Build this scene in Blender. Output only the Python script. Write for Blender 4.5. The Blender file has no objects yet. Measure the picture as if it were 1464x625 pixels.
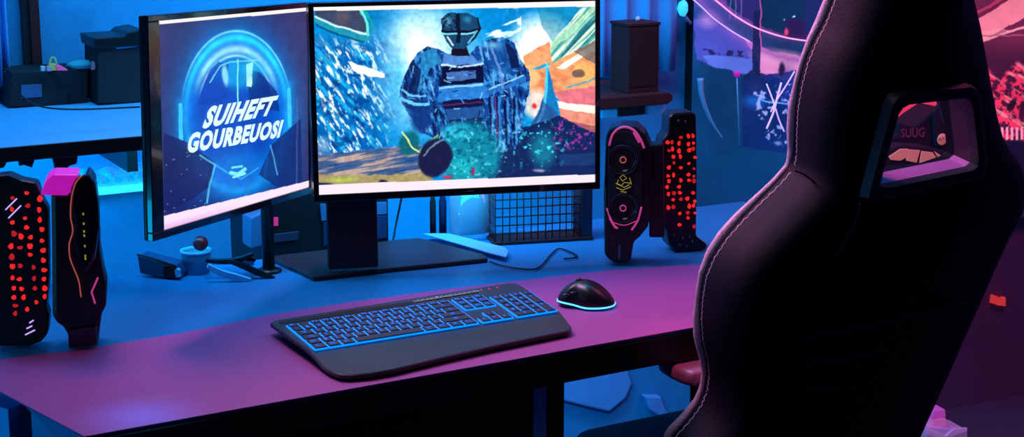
import bpy, bmesh, math, random
import numpy as np
from mathutils import Vector, Matrix, Euler
random.seed(7)
S = bpy.context.scene
COL = S.collection
PI = math.pi
# ------------------------------------------------------------------ camera, world, light, exposure
FPX, HOR, CZ, CX, CY = 2450.0, -250.0, 1.51, 732.0, 312.5
PITCH = math.atan((CY-HOR)/FPX)
cd = bpy.data.cameras.new('camera'); cam = bpy.data.objects.new('camera', cd); COL.objects.link(cam)
cam.location = (0, 0, CZ); cam.rotation_euler = (PI/2-PITCH, 0, 0)
cd.sensor_width = 36.0; cd.lens = 36.0*FPX/1464.0; cd.clip_start = .05; cd.clip_end = 60
S.camera = cam
S.view_settings.view_transform = 'Standard'; S.view_settings.look = 'None'
S.view_settings.gamma = 1.0; S.view_settings.exposure = 0.0; S.view_settings.use_curve_mapping = False
wd = bpy.data.worlds.new('room_air'); S.world = wd; wd.use_nodes = True
wd.node_tree.nodes['Background'].inputs[0].default_value = (.02, .10, .40, 1)
wd.node_tree.nodes['Background'].inputs[1].default_value = .05

CP, SP = math.cos(PITCH), math.sin(PITCH)
def ray(x, y): return Vector(((x-CX)/FPX, CP+(CY-y)/FPX*SP, -SP+(CY-y)/FPX*CP))
def atz(x, y, z=.75):
    d = ray(x, y); t = (z-CZ)/d.z; return Vector((d.x*t, d.y*t, z))
def area(name, loc, target, size, col, watts, size_y=None, spread=PI):
    l = bpy.data.lights.new(name, 'AREA'); l.energy = watts; l.color = col
    l.shape = 'RECTANGLE'; l.size = size; l.size_y = size_y or size; l.spread = spread
    o = bpy.data.objects.new(name, l); COL.objects.link(o); o.location = loc
    o.rotation_euler = (Vector(target)-Vector(loc)).to_track_quat('-Z', 'Y').to_euler(); return o
def spot(name, loc, target, col, watts, deg, blend=1.0, rad=.05):
    l = bpy.data.lights.new(name, 'SPOT'); l.energy = watts; l.color = col
    l.spot_size = math.radians(deg); l.spot_blend = blend; l.shadow_soft_size = rad
    o = bpy.data.objects.new(name, l); COL.objects.link(o); o.location = loc
    o.rotation_euler = (Vector(target)-Vector(loc)).to_track_quat('-Z', 'Y').to_euler(); return o
BLUE = (.0, .50, 1.0); PINK = (1.0, .24, .44)
area('blue_wall_wash', (-.62, 2.75, 2.1), (-.62, 3.25, .95), 1.0, BLUE, 14, .25)
area('blue_wall_wash_middle', (.0, 3.0, 1.75), (-.12, 3.45, .85), .5, BLUE, 6, .2)
area('blue_wall_wash_right', (.45, 3.1, 2.1), (.4, 3.8, 1.1), .6, BLUE, 4, .3)
area('added_overhead_key', (-.3, 2.35, 2.3), (-.15, 2.5, .75), .8, (1, .90, .92), 2.7, .5)  # key light added above the desk; no ceiling fixture
area('pink_room_lamp', (-.75, 3.0, 2.3), (.35, 2.4, .95), .5, PINK, 6.5, .5, math.radians(80))
area('added_pink_right', (1.35, 3.2, 2.3), (1.05, 3.95, .9), .6, (1, .12, .42), 10, .4)  # unseen source added to light the right side pink
area('added_magenta_right', (1.75, 3.3, 2.0), (1.2, 4.0, .3), .6, (.8, .1, .6), 3, .4)  # fill added out of view to turn the lower right purple
area('added_shelf_fill', (-.83, 2.92, .96), (-.72, 3.3, .80), .9, BLUE, 3.6, .04)  # hidden fill added under the shelf to brighten the wall
area('added_monitor_fill', (-.13, 3.04, 1.02), (-.25, 3.55, .80), .40, BLUE, 3.4, .10)  # hidden behind the monitor, added to lift the wall's cyan
area('added_under_desk_fill', (.10, 3.0, .66), (.30, 3.85, .40), .25, BLUE, 3.2, .06)  # added so the wall beneath the desk turns blue
area('added_desk_side_fill', (-1.35, 1.9, .75), (-.62, 2.17, .70), .3, BLUE, 2.2, .2)  # added to pick out the desk's left side band in blue
spot('added_leg_spot', (-.45, 1.6, .25), atz(775, 600, .58)+Vector((0, .06, 0)), BLUE, 9, 14)  # narrow beam added to brighten the leg face
spot('added_armrest_spot', (-.25, 2.0, 1.9), atz(985, 520, .69), PINK, 40, 7)  # out-of-view beam added just for the armrest's pink top
spot('added_chair_edge_spot', (-.75, 3.3, 1.9), (.38, 2.42, 1.16), PINK, 110, 26)  # beam added out of view for the chair's pink rim
spot('added_desk_spot', (-.5, 2.0, 1.9), (-.485, 2.14, .75), (0, .55, 1), 110, 7.0)  # added beam that makes the blue pool on the mat

# ------------------------------------------------------------------ helpers
def proj_np(P):
    P = P-np.array([0, 0, CZ]); d = P[:, 1]*CP-P[:, 2]*SP; up = P[:, 1]*SP+P[:, 2]*CP
    return CX+FPX*P[:, 0]/d, CY-FPX*up/d
def srgb(r, g, b):
    f = lambda c: c/12.92 if c <= .04045 else ((c+.055)/1.055)**2.4
    return (f(r/255), f(g/255), f(b/255), 1)
class Frame:
    def __init__(s, o, yaw=0, tilt=0, roll=0):
        s.o = Vector(o); a = math.radians(yaw); t = math.radians(tilt); r = math.radians(roll)
        U = Vector((math.cos(a), math.sin(a), 0)); N = Vector((-math.sin(a), math.cos(a), 0)); Z = Vector((0, 0, 1))
        W = math.cos(t)*Z+math.sin(t)*N
        s.U = math.cos(r)*U+math.sin(r)*W; s.W = math.cos(r)*W-math.sin(r)*U; s.N = s.U.cross(s.W)*-1
        if s.N.dot(N) < 0: s.N = -s.N
    def w(s, a, b, d=0): return s.o+s.U*a+s.W*b+s.N*d
    def hit(s, x, y, d=0):
        r = ray(x, y); o = s.o+s.N*d-Vector((0, 0, CZ)); t = o.dot(s.N)/r.dot(s.N)
        P = r*t+Vector((0, 0, CZ))-s.o; return P.dot(s.U), P.dot(s.W)
    def px(s, x, y, d=0): a, b = s.hit(x, y, d); return s.w(a, b, d)

def mat(name, col, rough=.5, metal=0, emi=None, es=0, coat=0, noise=.12, nscale=30, bump=.0, trans=0, ior=1.45, alpha=1):
    m = bpy.data.materials.new(name); m.use_nodes = True; nt = m.node_tree; b = nt.nodes['Principled BSDF']
    b.inputs['Roughness'].default_value = rough; b.inputs['Metallic'].default_value = metal
    b.inputs['Coat Weight'].default_value = coat; b.inputs['IOR'].default_value = ior
    b.inputs['Transmission Weight'].default_value = trans; b.inputs['Alpha'].default_value = alpha
    tc = nt.nodes.new('ShaderNodeTexCoord'); nz = nt.nodes.new('ShaderNodeTexNoise')
    nz.inputs['Scale'].default_value = nscale; nz.inputs['Detail'].default_value = 4
    nt.links.new(tc.outputs['Object'], nz.inputs['Vector'])
    mx = nt.nodes.new('ShaderNodeMix'); mx.data_type = 'RGBA'
    mx.inputs[6].default_value = [c*(1-noise) for c in col[:3]]+[1]; mx.inputs[7].default_value = [min(1, c*(1+noise)) for c in col[:3]]+[1]
    nt.links.new(nz.outputs['Fac'], mx.inputs[0]); nt.links.new(mx.outputs[2], b.inputs['Base Color'])
    if bump:
        bp = nt.nodes.new('ShaderNodeBump'); bp.inputs['Strength'].default_value = bump; bp.inputs['Distance'].default_value = .002
        nt.links.new(nz.outputs['Fac'], bp.inputs['Height']); nt.links.new(bp.outputs[0], b.inputs['Normal'])
    if emi: b.inputs['Emission Color'].default_value = emi; b.inputs['Emission Strength'].default_value = es
    return m
def mat_paint(name, es=1.0, rough=.4):
    m = bpy.data.materials.new(name); m.use_nodes = True; nt = m.node_tree; b = nt.nodes['Principled BSDF']
    b.inputs['Base Color'].default_value = (.004, .004, .005, 1); b.inputs['Roughness'].default_value = rough
    at = nt.nodes.new('ShaderNodeAttribute'); at.attribute_name = 'picture'
    nt.links.new(at.outputs['Color'], b.inputs['Emission Color']); b.inputs['Emission Strength'].default_value = es
    return m
M = {}
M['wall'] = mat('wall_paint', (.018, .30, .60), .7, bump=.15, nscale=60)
M['wallr'] = M['wall']
M['floor'] = mat('floor_vinyl', (.10, .07, .14), .35, nscale=8)
M['desk'] = mat('desk_laminate', (.014, .18, .40), .38, nscale=12, noise=.06)
M['desk_dark'] = mat('desk_edge_black', (.006, .006, .008), .45)
M['mat'] = mat('mat_purple', (.36, .058, .25), .55, nscale=6, noise=.05)
M['black'] = mat('black_plastic', (.008, .008, .010), .35)
M['blackm'] = mat('black_matte', (.010, .009, .014), .7, nscale=80, bump=.1)
M['gloss'] = mat('black_gloss', (.006, .006, .009), .15, coat=.5)
M['grey'] = mat('keyboard_grey', (.030, .033, .032), .42, nscale=120, noise=.1)
M['keycap'] = mat('keycap_black', (.030, .031, .036), .5)
M['keyglow'] = mat('key_backlight_blue', (.0, .1, .5), .4, emi=(.0, .21, 1, 1), es=1.5)
M['legend'] = mat('key_legend_blue', (.0, .1, .5), .4, emi=(.01, .16, .9, 1), es=.9)
M['whiteprint'] = mat('white_print', (.5, .5, .5), .5, emi=(1, 1, 1, 1), es=.25)
M['redled'] = mat('red_led', (.5, .02, .02), .4, emi=(1, .02, .02, 1), es=.85)
M['redled2'] = mat('red_led_dim', (.4, .02, .02), .4, emi=(1, .02, .03, 1), es=.45)
M['wallr'] = mat('wall_magenta_lit', (.16, .07, .15), .7, bump=.15, nscale=60)  # same wall; the magenta light on its right part put into the colour
M['ring'] = mat('mouse_light_blue', (.1, .5, 1), .3, emi=(.05, .42, 1, 1), es=2.6)
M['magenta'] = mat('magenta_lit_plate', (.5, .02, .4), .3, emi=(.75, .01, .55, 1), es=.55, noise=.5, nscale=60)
M['pinktrim'] = mat('pink_trim', (.7, .1, .35), .3, emi=(1, .08, .35, 1), es=.35)
M['orangetrim'] = mat('orange_trim', (.7, .2, .1), .3, emi=(1, .15, .08, 1), es=.3)
M['yellow'] = mat('yellow_print', (.6, .5, .05), .5, emi=(.8, .6, .05, 1), es=.3)
M['maroon'] = mat('dark_maroon_wood', (.055, .002, .003), .75, nscale=10)
M['leather'] = mat('chair_leather', (.006, .004, .012), .62, nscale=220, bump=.25)
M['leather_lit_side'] = mat('chair_leather_lit_side', (.060, .020, .020), .5, nscale=200, bump=.25)  # leather copy reddened for the light on the bolster side
for k_ in ('leather', 'leather_lit_side'): M[k_].node_tree.nodes['Principled BSDF'].inputs['Specular IOR Level'].default_value = .16
M['rim_lit_edge'] = mat('leather_pink_rim_light', (.42, .16, .24), .4, nscale=150, noise=.3, bump=.3)  # pink rim light on the bolster edge, put into the leather colour
M['piping'] = mat('pink_piping', (.80, .40, .52), .4, nscale=300, noise=.6, bump=.5)  # real piping, made paler to strengthen the pink rim light
M['bezel'] = mat('headrest_bezel', (.022, .020, .042), .5)
M['cyanled'] = mat('cyan_light_bar', (.1, .6, .8), .4, emi=(.03, .55, .9, 1), es=1.0, noise=.3)
M['bluefab'] = mat('blue_lit_surface', (.10, .38, .80), .7, nscale=40, bump=.2)
M['paleblue'] = mat('pale_blue_plastic', (.25, .55, .85), .4)
M['bluegrey'] = mat('blue_grey_panel', (.06, .12, .25), .5)
M['glass'] = mat('clear_glass', (.75, .9, 1), .05, trans=.9, noise=.02)
M['white'] = mat('white_plastic', (.45, .55, .75), .5)
M['redball'] = mat('dark_red_gloss', (.55, .01, .02), .3)
M['brownwire'] = mat('basket_wire_brown', (.03, .006, .006), .5)
M['green'] = mat('green_toy', (.25, .45, .12), .4, emi=(.3, .5, .1, 1), es=.2)
M['pinktoy'] = mat('pink_toy', (.8, .1, .3), .4, emi=(.8, .1, .3, 1), es=.25)
M['cream'] = mat('cream_plastic', (.8, .6, .6), .5)
M['neonpink'] = mat('neon_pink_tube', (1, .4, .6), .3, emi=(1, .30, .58, 1), es=1.3)
M['neonpale'] = mat('neon_lilac_tube', (.8, .5, 1), .3, emi=(.62, .42, 1, 1), es=.95)
M['neonblue'] = mat('neon_blue_tube', (.2, .5, 1), .3, emi=(.06, .35, .9, 1), es=.7)
M['acrylic'] = mat('pink_acrylic', (.9, .3, .6), .2, emi=(.6, .12, .45, 1), es=.35, alpha=.45)
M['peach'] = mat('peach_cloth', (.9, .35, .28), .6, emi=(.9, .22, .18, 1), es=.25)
M['darkcloth'] = mat('dark_jacket_cloth', (.022, .010, .03), .8, nscale=50, bump=.3)
M['pinkwall'] = mat('pink_lit_board', (.8, .15, .3), .6)
M['greylamp'] = mat('grey_teal_panel', (.10, .14, .20), .6)
M['screw'] = mat('steel', (.4, .4, .45), .3, metal=1)

def setp(o, label=None, cat=None, group=None, kind=None):
    if label: o['label'] = label
    if cat: o['category'] = cat
    if group: o['group'] = group
    if kind: o['kind'] = kind
    return o
ORIG = {}
def thing(name, label, cat, loc, group=None):
    o = bpy.data.objects.new(name, None); COL.objects.link(o); o.location = loc; o.empty_display_size = .05
    ORIG[o.name] = Vector(loc); return setp(o, label, cat, group)
def worldloc(o): return ORIG.get(o.name, Vector((0, 0, 0)))
def obj(name, bm, m, parent=None, smooth=False, label=None):
    """link a bmesh built in world coordinates as one object"""
    me = bpy.data.meshes.new(name)
    if isinstance(bm, bpy.types.Mesh): me = bm
    if parent is not None: org = worldloc(parent)
    else:
        vs = [v.co for v in (bm.vertices if isinstance(bm, bpy.types.Mesh) else bm.verts)]
        org = Vector(((min(v.x for v in vs)+max(v.x for v in vs))/2, (min(v.y for v in vs)+max(v.y for v in vs))/2, min(v.z for v in vs)))
    if isinstance(bm, bpy.types.Mesh): me.transform(Matrix.Translation(-org))
    else:
        bmesh.ops.translate(bm, verts=bm.verts[:], vec=-org)
        bmesh.ops.recalc_face_normals(bm, faces=bm.faces[:])
        bm.to_mesh(me); bm.free()
    for mm in (m if isinstance(m, (list, tuple)) else [m]): me.materials.append(mm)
    if smooth:
        for p in me.polygons: p.use_smooth = True
    o = bpy.data.objects.new(name, me); COL.objects.link(o)
    if parent is not None: o.parent = parent; ORIG[o.name] = org
    else: o.location = org; ORIG[o.name] = org
    if label: o['label'] = label
    return o
def sharp(o, deg=35):
    me = o.data
    me.set_sharp_from_angle(angle=math.radians(deg)); return o
def prism(F, pts, d0, d1, bev=0, bm=None, mi=0, seg=2):
    """polygon (a,b) in frame F extruded from depth d0 to d1"""
    own = bmesh.new()
    A = [own.verts.new(F.w(a, b, d0)) for a, b in pts]; B = [own.verts.new(F.w(a, b, d1)) for a, b in pts]
    n = len(pts); own.faces.new(A); own.faces.new(B[::-1])
    for i in range(n): own.faces.new((A[i], B[i], B[(i+1) % n], A[(i+1) % n]))
    bmesh.ops.recalc_face_normals(own, faces=own.faces[:])
    if bev:
        es = [e for e in own.edges if e.calc_face_angle(0) > .5]
        bmesh.ops.bevel(own, geom=es, offset=bev, segments=seg, affect='EDGES', profile=.5)
    for f in own.faces: f.material_index = mi
    return merge(bm, own)
def merge(bm, own):
    if bm is None: return own
    me = bpy.data.meshes.new('tmp'); own.to_mesh(me); own.free(); bm.from_mesh(me); bpy.data.meshes.remove(me); return bm
def fbox(F, a0, a1, b0, b1, d0, d1, bev=0, bm=None, mi=0): return prism(F, [(a0, b0), (a1, b0), (a1, b1), (a0, b1)], d0, d1, bev, bm, mi)
def ppx(F, pts, d0, d1, bev=0, bm=None, mi=0): return prism(F, [F.hit(x, y, min(d0, d1)) for x, y in pts], d0, d1, bev, bm, mi)
def zprism(pts, z0, z1, bev=0, bm=None, mi=0, seg=2):
    own = bmesh.new()
    A = [own.verts.new((p[0], p[1], z0)) for p in pts]; B = [own.verts.new((p[0], p[1], z1)) for p in pts]
    n = len(pts); own.faces.new(A[::-1]); own.faces.new(B)
    for i in range(n): own.faces.new((A[i], A[(i+1) % n], B[(i+1) % n], B[i]))
    bmesh.ops.recalc_face_normals(own, faces=own.faces[:])
    if bev:
        es = [e for e in own.edges if e.calc_face_angle(0) > .5]
        bmesh.ops.bevel(own, geom=es, offset=bev, segments=seg, affect='EDGES', profile=.5)
    for f in own.faces: f.material_index = mi
    return merge(bm, own)
def smoothline(pts, k=6, closed=False):
    P = [Vector(p) for p in pts]; n = len(P); out = []
    rng = range(n if closed else n-1)
    for i in rng:
        p1, p2 = P[i], P[(i+1) % n]
        p0 = P[i-1] if (i > 0 or closed) else p1*2-p2
        p3 = P[(i+2) % n] if (i+2 < n or closed) else p2*2-p1
        for j in range(k):
            t = j/k
            out.append(.5*((2*p1)+(p2-p0)*t+(2*p0-5*p1+4*p2-p3)*t*t+(3*p1-p0-3*p2+p3)*t**3))
    if not closed: out.append(P[-1])
    return out
def tube(pts, r, seg=8, bm=None, closed=False, mi=0, rf=None):
    if bm is None: bm = bmesh.new()
    P = [Vector(p) for p in pts]; n = len(P); rings = []; up = Vector((0, 0, 1)); prev = None
    for i in range(n):
        a = P[i-1] if (i > 0 or closed) else P[i]; b = P[(i+1) % n] if (i < n-1 or closed) else P[i]
        t = (b-a).normalized()
        if prev is None: s = t.cross(up); s = t.cross(Vector((1, 0, 0))) if s.length < .1 else s
        else: s = prev-t*prev.dot(t)
        s.normalize(); prev = s; q = t.cross(s)
        rr = r*(rf(i/(n-1)) if rf else 1)
        rings.append([bm.verts.new(P[i]+(s*math.cos(2*PI*k/seg)+q*math.sin(2*PI*k/seg))*rr) for k in range(seg)])
    for i in range(n if closed else n-1):
        A, B = rings[i], rings[(i+1) % n]
        for k in range(seg):
            f = bm.faces.new((A[k], A[(k+1) % seg], B[(k+1) % seg], B[k])); f.material_index = mi
    if not closed:
        bm.faces.new(rings[0][::-1]).material_index = mi; bm.faces.new(rings[-1]).material_index = mi
    return bm
def lathe(c, axis, prof, seg=24, bm=None, mi=0):
    """prof: (radius, height along axis)"""
    if bm is None: bm = bmesh.new()
    ax = Vector(axis).normalized(); s = ax.cross(Vector((0, 0, 1)))
    if s.length < .1: s = Vector((1, 0, 0))
    s.normalize(); q = ax.cross(s); rings = []
    for r, h in prof:
        if r < 1e-6: rings.append([bm.verts.new(Vector(c)+ax*h)])
        else: rings.append([bm.verts.new(Vector(c)+ax*h+(s*math.cos(2*PI*k/seg)+q*math.sin(2*PI*k/seg))*r) for k in range(seg)])
    for A, B in zip(rings, rings[1:]):
        for k in range(seg):
            if len(A) == 1 and len(B) == 1: continue
            if len(A) == 1: f = (A[0], B[k], B[(k+1) % seg])
            elif len(B) == 1: f = (A[k], A[(k+1) % seg], B[0])
            else: f = (A[k], A[(k+1) % seg], B[(k+1) % seg], B[k])
            bm.faces.new(f).material_index = mi
    return bm
def ellipsoid(c, rx, ry, rz, bm=None, rot=0, seg=20, jit=0):
    own = bmesh.new(); bmesh.ops.create_uvsphere(own, u_segments=seg, v_segments=seg//2, radius=1)
    R = Matrix.Rotation(rot, 4, 'Z')
    for v in own.verts:
        k = 1+jit*math.sin(v.co.x*5+v.co.z*7)*math.cos(v.co.y*6)
        v.co = Vector(c)+R@Vector((v.co.x*rx*k, v.co.y*ry*k, v.co.z*rz*k))
    return merge(bm, own)
def text_mesh(body, bold=.0, shear=0.0):
    cu = bpy.data.curves.new('lettering', 'FONT'); cu.body = body; cu.offset = bold; cu.shear = shear
    cu.resolution_u = 3; cu.space_character = 1.0+bold*2.5; cu.size = 1; o = bpy.data.objects.new('lettering', cu); COL.objects.link(o)
    dg = bpy.context.evaluated_depsgraph_get(); dg.update()
    me = bpy.data.meshes.new_from_object(o.evaluated_get(dg)); bpy.data.objects.remove(o); bpy.data.curves.remove(cu)
    return me
def text_on(place, body, a0, a1, b0, b1, bold=0, shear=0, bm=None, mi=0):
    """fit lettering into a box; place(a,b) gives the world point"""
    me = text_mesh(body, bold, shear); vs = me.vertices
    if not len(vs): return bm
    x0 = min(v.co.x for v in vs); x1 = max(v.co.x for v in vs); y0 = min(v.co.y for v in vs); y1 = max(v.co.y for v in vs)
    own = bmesh.new(); own.from_mesh(me); bpy.data.meshes.remove(me)
    for v in own.verts:
        fa = (v.co.x-x0)/max(1e-6, x1-x0); fb = (v.co.y-y0)/max(1e-6, y1-y0); v.co = place(a0+(a1-a0)*fa, b0+(b1-b0)*fb)
    for f in own.faces: f.material_index = mi
    return merge(bm, own)

# ------------------------------------------------------------------ picture painting for screens (numpy)
rng = np.random.default_rng(3)
def noise(X, Y, sx, sy, seed=0, ang=0):
    r = np.random.default_rng(seed); G = r.random((97, 97)); a = math.radians(ang)
    x = (X*math.cos(a)+Y*math.sin(a))/sx; y = (-X*math.sin(a)+Y*math.cos(a))/sy
    xi = np.floor(x).astype(int); yi = np.floor(y).astype(int); fx = x-xi; fy = y-yi
    fx = fx*fx*(3-2*fx); fy = fy*fy*(3-2*fy); g = lambda i, j: G[(i+xi) % 97, (j+yi) % 97]
    return (g(0, 0)*(1-fx)+g(1, 0)*fx)*(1-fy)+(g(0, 1)*(1-fx)+g(1, 1)*fx)*fy
def fbm(X, Y, sx, sy, seed=0, ang=0, o=3):
    v = 0; a = 1; t = 0
    for k in range(o): v = v+a*noise(X, Y, sx/2**k, sy/2**k, seed+k, ang); t += a; a *= .6
    return v/t
class Canvas:
    def __init__(s, X, Y, base, w=3.5):
        s.X = X+w*(fbm(X, Y, 16, 16, 201, 0, 3)-.5)*2; s.Y = Y+w*(fbm(X, Y, 16, 16, 301, 0, 3)-.5)*2; s.C = np.zeros((X.size, 3)); s.C[:] = base
    def blend(s, m, col):
        m = np.clip(m, 0, 1)[:, None]; s.C = s.C*(1-m)+np.array(col, float)*m
    def add(s, m, col): s.C = s.C+np.clip(m, 0, 9)[:, None]*np.array(col, float)
    def inside(s, pts):
        r = np.zeros(s.X.size, bool); n = len(pts)
        for i in range(n):
            x0, y0 = pts[i]; x1, y1 = pts[(i+1) % n]
            if y0 == y1: continue
            c = ((y0 > s.Y) != (y1 > s.Y)) & (s.X < (x1-x0)*(s.Y-y0)/(y1-y0)+x0); r ^= c
        return r
    def poly(s, pts, col, a=1.0): s.blend(s.inside(pts)*a, col)
    def ell(s, cx, cy, rx, ry, col, a=1.0, soft=.3, ang=0):
        t = math.radians(ang); dx = s.X-cx; dy = s.Y-cy
        x = (dx*math.cos(t)+dy*math.sin(t))/rx; y = (-dx*math.sin(t)+dy*math.cos(t))/ry
        d = np.sqrt(x*x+y*y); s.blend(np.clip((1-d)/max(soft, 1e-3), 0, 1)*a, col)
    def line(s, pts, w, col, a=1.0, glow=0):
        d = np.full(s.X.size, 1e9)
        for (x0, y0), (x1, y1) in zip(pts, pts[1:]):
            L = (x1-x0)**2+(y1-y0)**2+1e-9; t = np.clip(((s.X-x0)*(x1-x0)+(s.Y-y0)*(y1-y0))/L, 0, 1)
            d = np.minimum(d, np.hypot(s.X-x0-t*(x1-x0), s.Y-y0-t*(y1-y0)))
        if glow: s.blend(np.exp(-d/glow)*a, col)
        else: s.blend(np.clip((w-d)/.8+.5, 0, 1)*a, col)
def linear(C):
    c = np.clip(C, 0, 255)/255; return np.where(c <= .04045, c/12.92, ((c+.055)/1.055)**2.4)
def picture(F, a0, a1, b0, b1, nx, ny, d, paint, name, parent, es):
    aa, bb = np.meshgrid(np.linspace(a0, a1, nx), np.linspace(b0, b1, ny)); aa = aa.ravel(); bb = bb.ravel()
    P = np.array(F.o)[None]+aa[:, None]*np.array(F.U)[None]+bb[:, None]*np.array(F.W)[None]+d*np.array(F.N)[None]
    X, Y = proj_np(P); C = linear(paint(X, Y))
    org = np.array(worldloc(parent)) if parent else P.mean(0)
    me = bpy.data.meshes.new(name); i = np.arange(nx*ny).reshape(ny, nx)
    q = np.stack([i[:-1, :-1], i[:-1, 1:], i[1:, 1:], i[1:, :-1]], -1).reshape(-1, 4)
    me.vertices.add(nx*ny); me.vertices.foreach_set('co', (P-org).astype(np.float32).ravel())
    me.loops.add(q.size); me.loops.foreach_set('vertex_index', q.ravel().astype(np.int32))
    me.polygons.add(len(q)); me.polygons.foreach_set('loop_start', np.arange(0, q.size, 4, dtype=np.int32))
    me.update(calc_edges=True); me.validate()
    at = me.color_attributes.new('picture', 'FLOAT_COLOR', 'POINT')
    at.data.foreach_set('color', np.concatenate([C, np.ones((len(C), 1))], 1).astype(np.float32).ravel())
    me.materials.append(mat_paint(name+'_light', es))
    o = bpy.data.objects.new(name, me); COL.objects.link(o)
    if parent: o.parent = parent
    else: o.location = org
    ORIG[o.name] = Vector(org); return o

# ------------------------------------------------------------------ the setting
DY = 30.5                                   # desk direction
U = Vector((math.cos(math.radians(DY)), math.sin(math.radians(DY)), 0)); V = Vector((-U.y, U.x, 0))
WF = Frame((-.75, 3.3, 0), 28)              # back wall: a along it, d away from room
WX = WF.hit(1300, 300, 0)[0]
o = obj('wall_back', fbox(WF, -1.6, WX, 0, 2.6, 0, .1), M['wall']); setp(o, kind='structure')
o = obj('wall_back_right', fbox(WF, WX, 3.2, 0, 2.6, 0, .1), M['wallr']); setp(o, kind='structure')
LF = Frame(WF.w(-1.6, 0, 0), 118)
o = obj('wall_left', fbox(LF, -3.5, 0, 0, 2.6, 0, .1), M['wall']); setp(o, kind='structure')
o = obj('wall_right', fbox(Frame(WF.w(3.2, 0, 0), 118), -3.5, 0, 0, 2.6, -.1, 0), M['wall']); setp(o, kind='structure')
fl = [WF.w(-1.6, 0, .1), WF.w(3.2, 0, .1), WF.w(3.2, 0, -4.2), WF.w(-1.6, 0, -4.2)]
o = obj('floor', zprism([(p.x, p.y) for p in fl], -.06, 0), M['floor']); setp(o, kind='structure')

# ------------------------------------------------------------------ desk
c0 = atz(115, 625); c1 = atz(0, 562); R = atz(1000, 466)
fr = c0+U*1.42                               # front right corner
rr = fr+V*.38
lb = c0+(c1-c0).normalized()*.8
bk0 = atz(143, 397); bk2 = atz(560, 347); bdir = (bk2-bk0).normalized()
outline = [c0, fr, rr, bk2+bdir*.80, bk2, bk0, bk0-bdir*.28]
desk = thing('desk', 'long computer desk with blue top and black front edge, carrying both monitors', 'desk', (c0.x+.7, c0.y+.6, 0))
dp = [(p.x, p.y) for p in outline]
o = obj('tabletop', zprism(dp, .716, .7485, .0015), M['desk'], desk, label='blue laminate desk top')
F1 = Frame((c0.x, c0.y, 0), DY)
o = obj('front_apron', fbox(F1, .012, 1.41, .700, .7445, -.004, .016, .002), M['desk_dark'], desk, label='black front edge board')
# drawer pedestal under the left half
aP = F1.hit(762, 560, .03)[0]
F2 = Frame(c0+V*.03, DY)
o = obj('drawer_pedestal', fbox(F1, .10, aP, .02, .712, .03, .50, .004), M['desk_dark'], desk, label='black drawer pedestal')
for k, (z0, z1) in enumerate(((.50, .69), (.27, .48), (.04, .25))):
    dr = obj('drawer', fbox(F1, .13, aP-.19, z0, z1, .018, .03, .003), M['blackm'], desk)
    obj('drawer_handle', tube([F1.w(.25, z1-.04, .016), F1.w(.25, z1-.04, .004), F1.w(aP-.32, z1-.04, .004), F1.w(aP-.32, z1-.04, .016)], .004), M['black'], dr)
aL0 = F1.hit(764, 560, .03)[0]; aL1 = F1.hit(782, 560, .03)[0]; aL2 = F1.hit(806, 560, .03)[0]
lg = obj('leg', fbox(F1, aL0, aL1, 0, .70, .03, .07, .001), M['bluefab'], desk, label='desk leg face coloured as lit blue')  # blue light on this leg face is put into its colour
lg = obj('leg', fbox(F1, aL1+.0005, aL2, 0, .712, .028, .07, .001), M['desk_dark'], desk, label='black desk leg')
obj('leg', fbox(F1, 1.34, 1.39, 0, .712, .03, .08, .002), M['desk_dark'], desk)
obj('leg', zprism([(p.x, p.y) for p in (c1+Vector((-.05, .06, 0)), c1+Vector((.0, .03, 0)), c1+Vector((.02, .07, 0)), c1+Vector((-.03, .10, 0)))], 0, .716), M['bluefab'], desk, label='blue metal desk leg')
obj('leg', fbox(Frame(bk2+bdir*.70, 24), 0, .05, 0-.75, .716-.75, -.07, -.02, .002), M['desk_dark'], desk)

# purple mat lying along the front
mb = [atz(*p) for p in ((1010, 378), (870, 387), (735, 403), (640, 414), (500, 433), (390, 450), (260, 477), (140, 497), (0, 515), (-90, 528))]
edge = (c1-c0).normalized()
ml = c0+edge*.30
mpts = [c0+U*.006+edge*.004, fr-U*.03, atz(1010, 378)+U*.72]+mb
mpts = [(p.x, p.y) for p in mpts]
# left border follows the desk's side
q = c0+edge*.33
mpts[-1] = (q.x, q.y)
mpts[0] = (c0.x+U.x*.004-V.x*.003, c0.y+U.y*.004-V.y*.003); mpts[1] = (mpts[1][0]-V.x*.003, mpts[1][1]-V.y*.003)
o = obj('desk_mat', zprism(mpts, .7488, .7512, .0008), M['mat']); setp(o, 'large smooth purple desk mat covering the front half of the desk', 'desk mat')

# ------------------------------------------------------------------ keyboard
ZK = .7515
K = Frame(atz(560, 470, .772), DY)          # only for directions
def kp(x, y, z=.772): return atz(x, y, z)
kb_out = [(386, 461), (392, 457.5), (560, 430.5), (720, 405.5), (733, 404), (744, 407), (770, 424), (800, 443), (816, 456), (817, 461), (812, 464), (760, 474.5), (700, 486.5), (640, 500), (590, 512), (560, 519), (530, 524), (500, 526.5), (484, 525.5), (468, 519), (440, 499), (410, 478)]
kb = thing('keyboard', 'black full-size keyboard with glowing blue keys and palm rest on the purple mat', 'keyboard', atz(590, 470))
body = bmesh.new()
def zt(x, y):                                # palm rest falls towards the front edge
    P = kp(x, y); return P
back = kp(560, 430.5)
def lowfront(P, z):
    d = (P-back).dot(-V)                     # distance towards the user
    return z-max(0, d-.155)*.20
top = [kp(*p) for p in kb_out]
cen = sum(top, Vector())/len(top)
A = []; B = []; Cc = []; D = []
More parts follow.
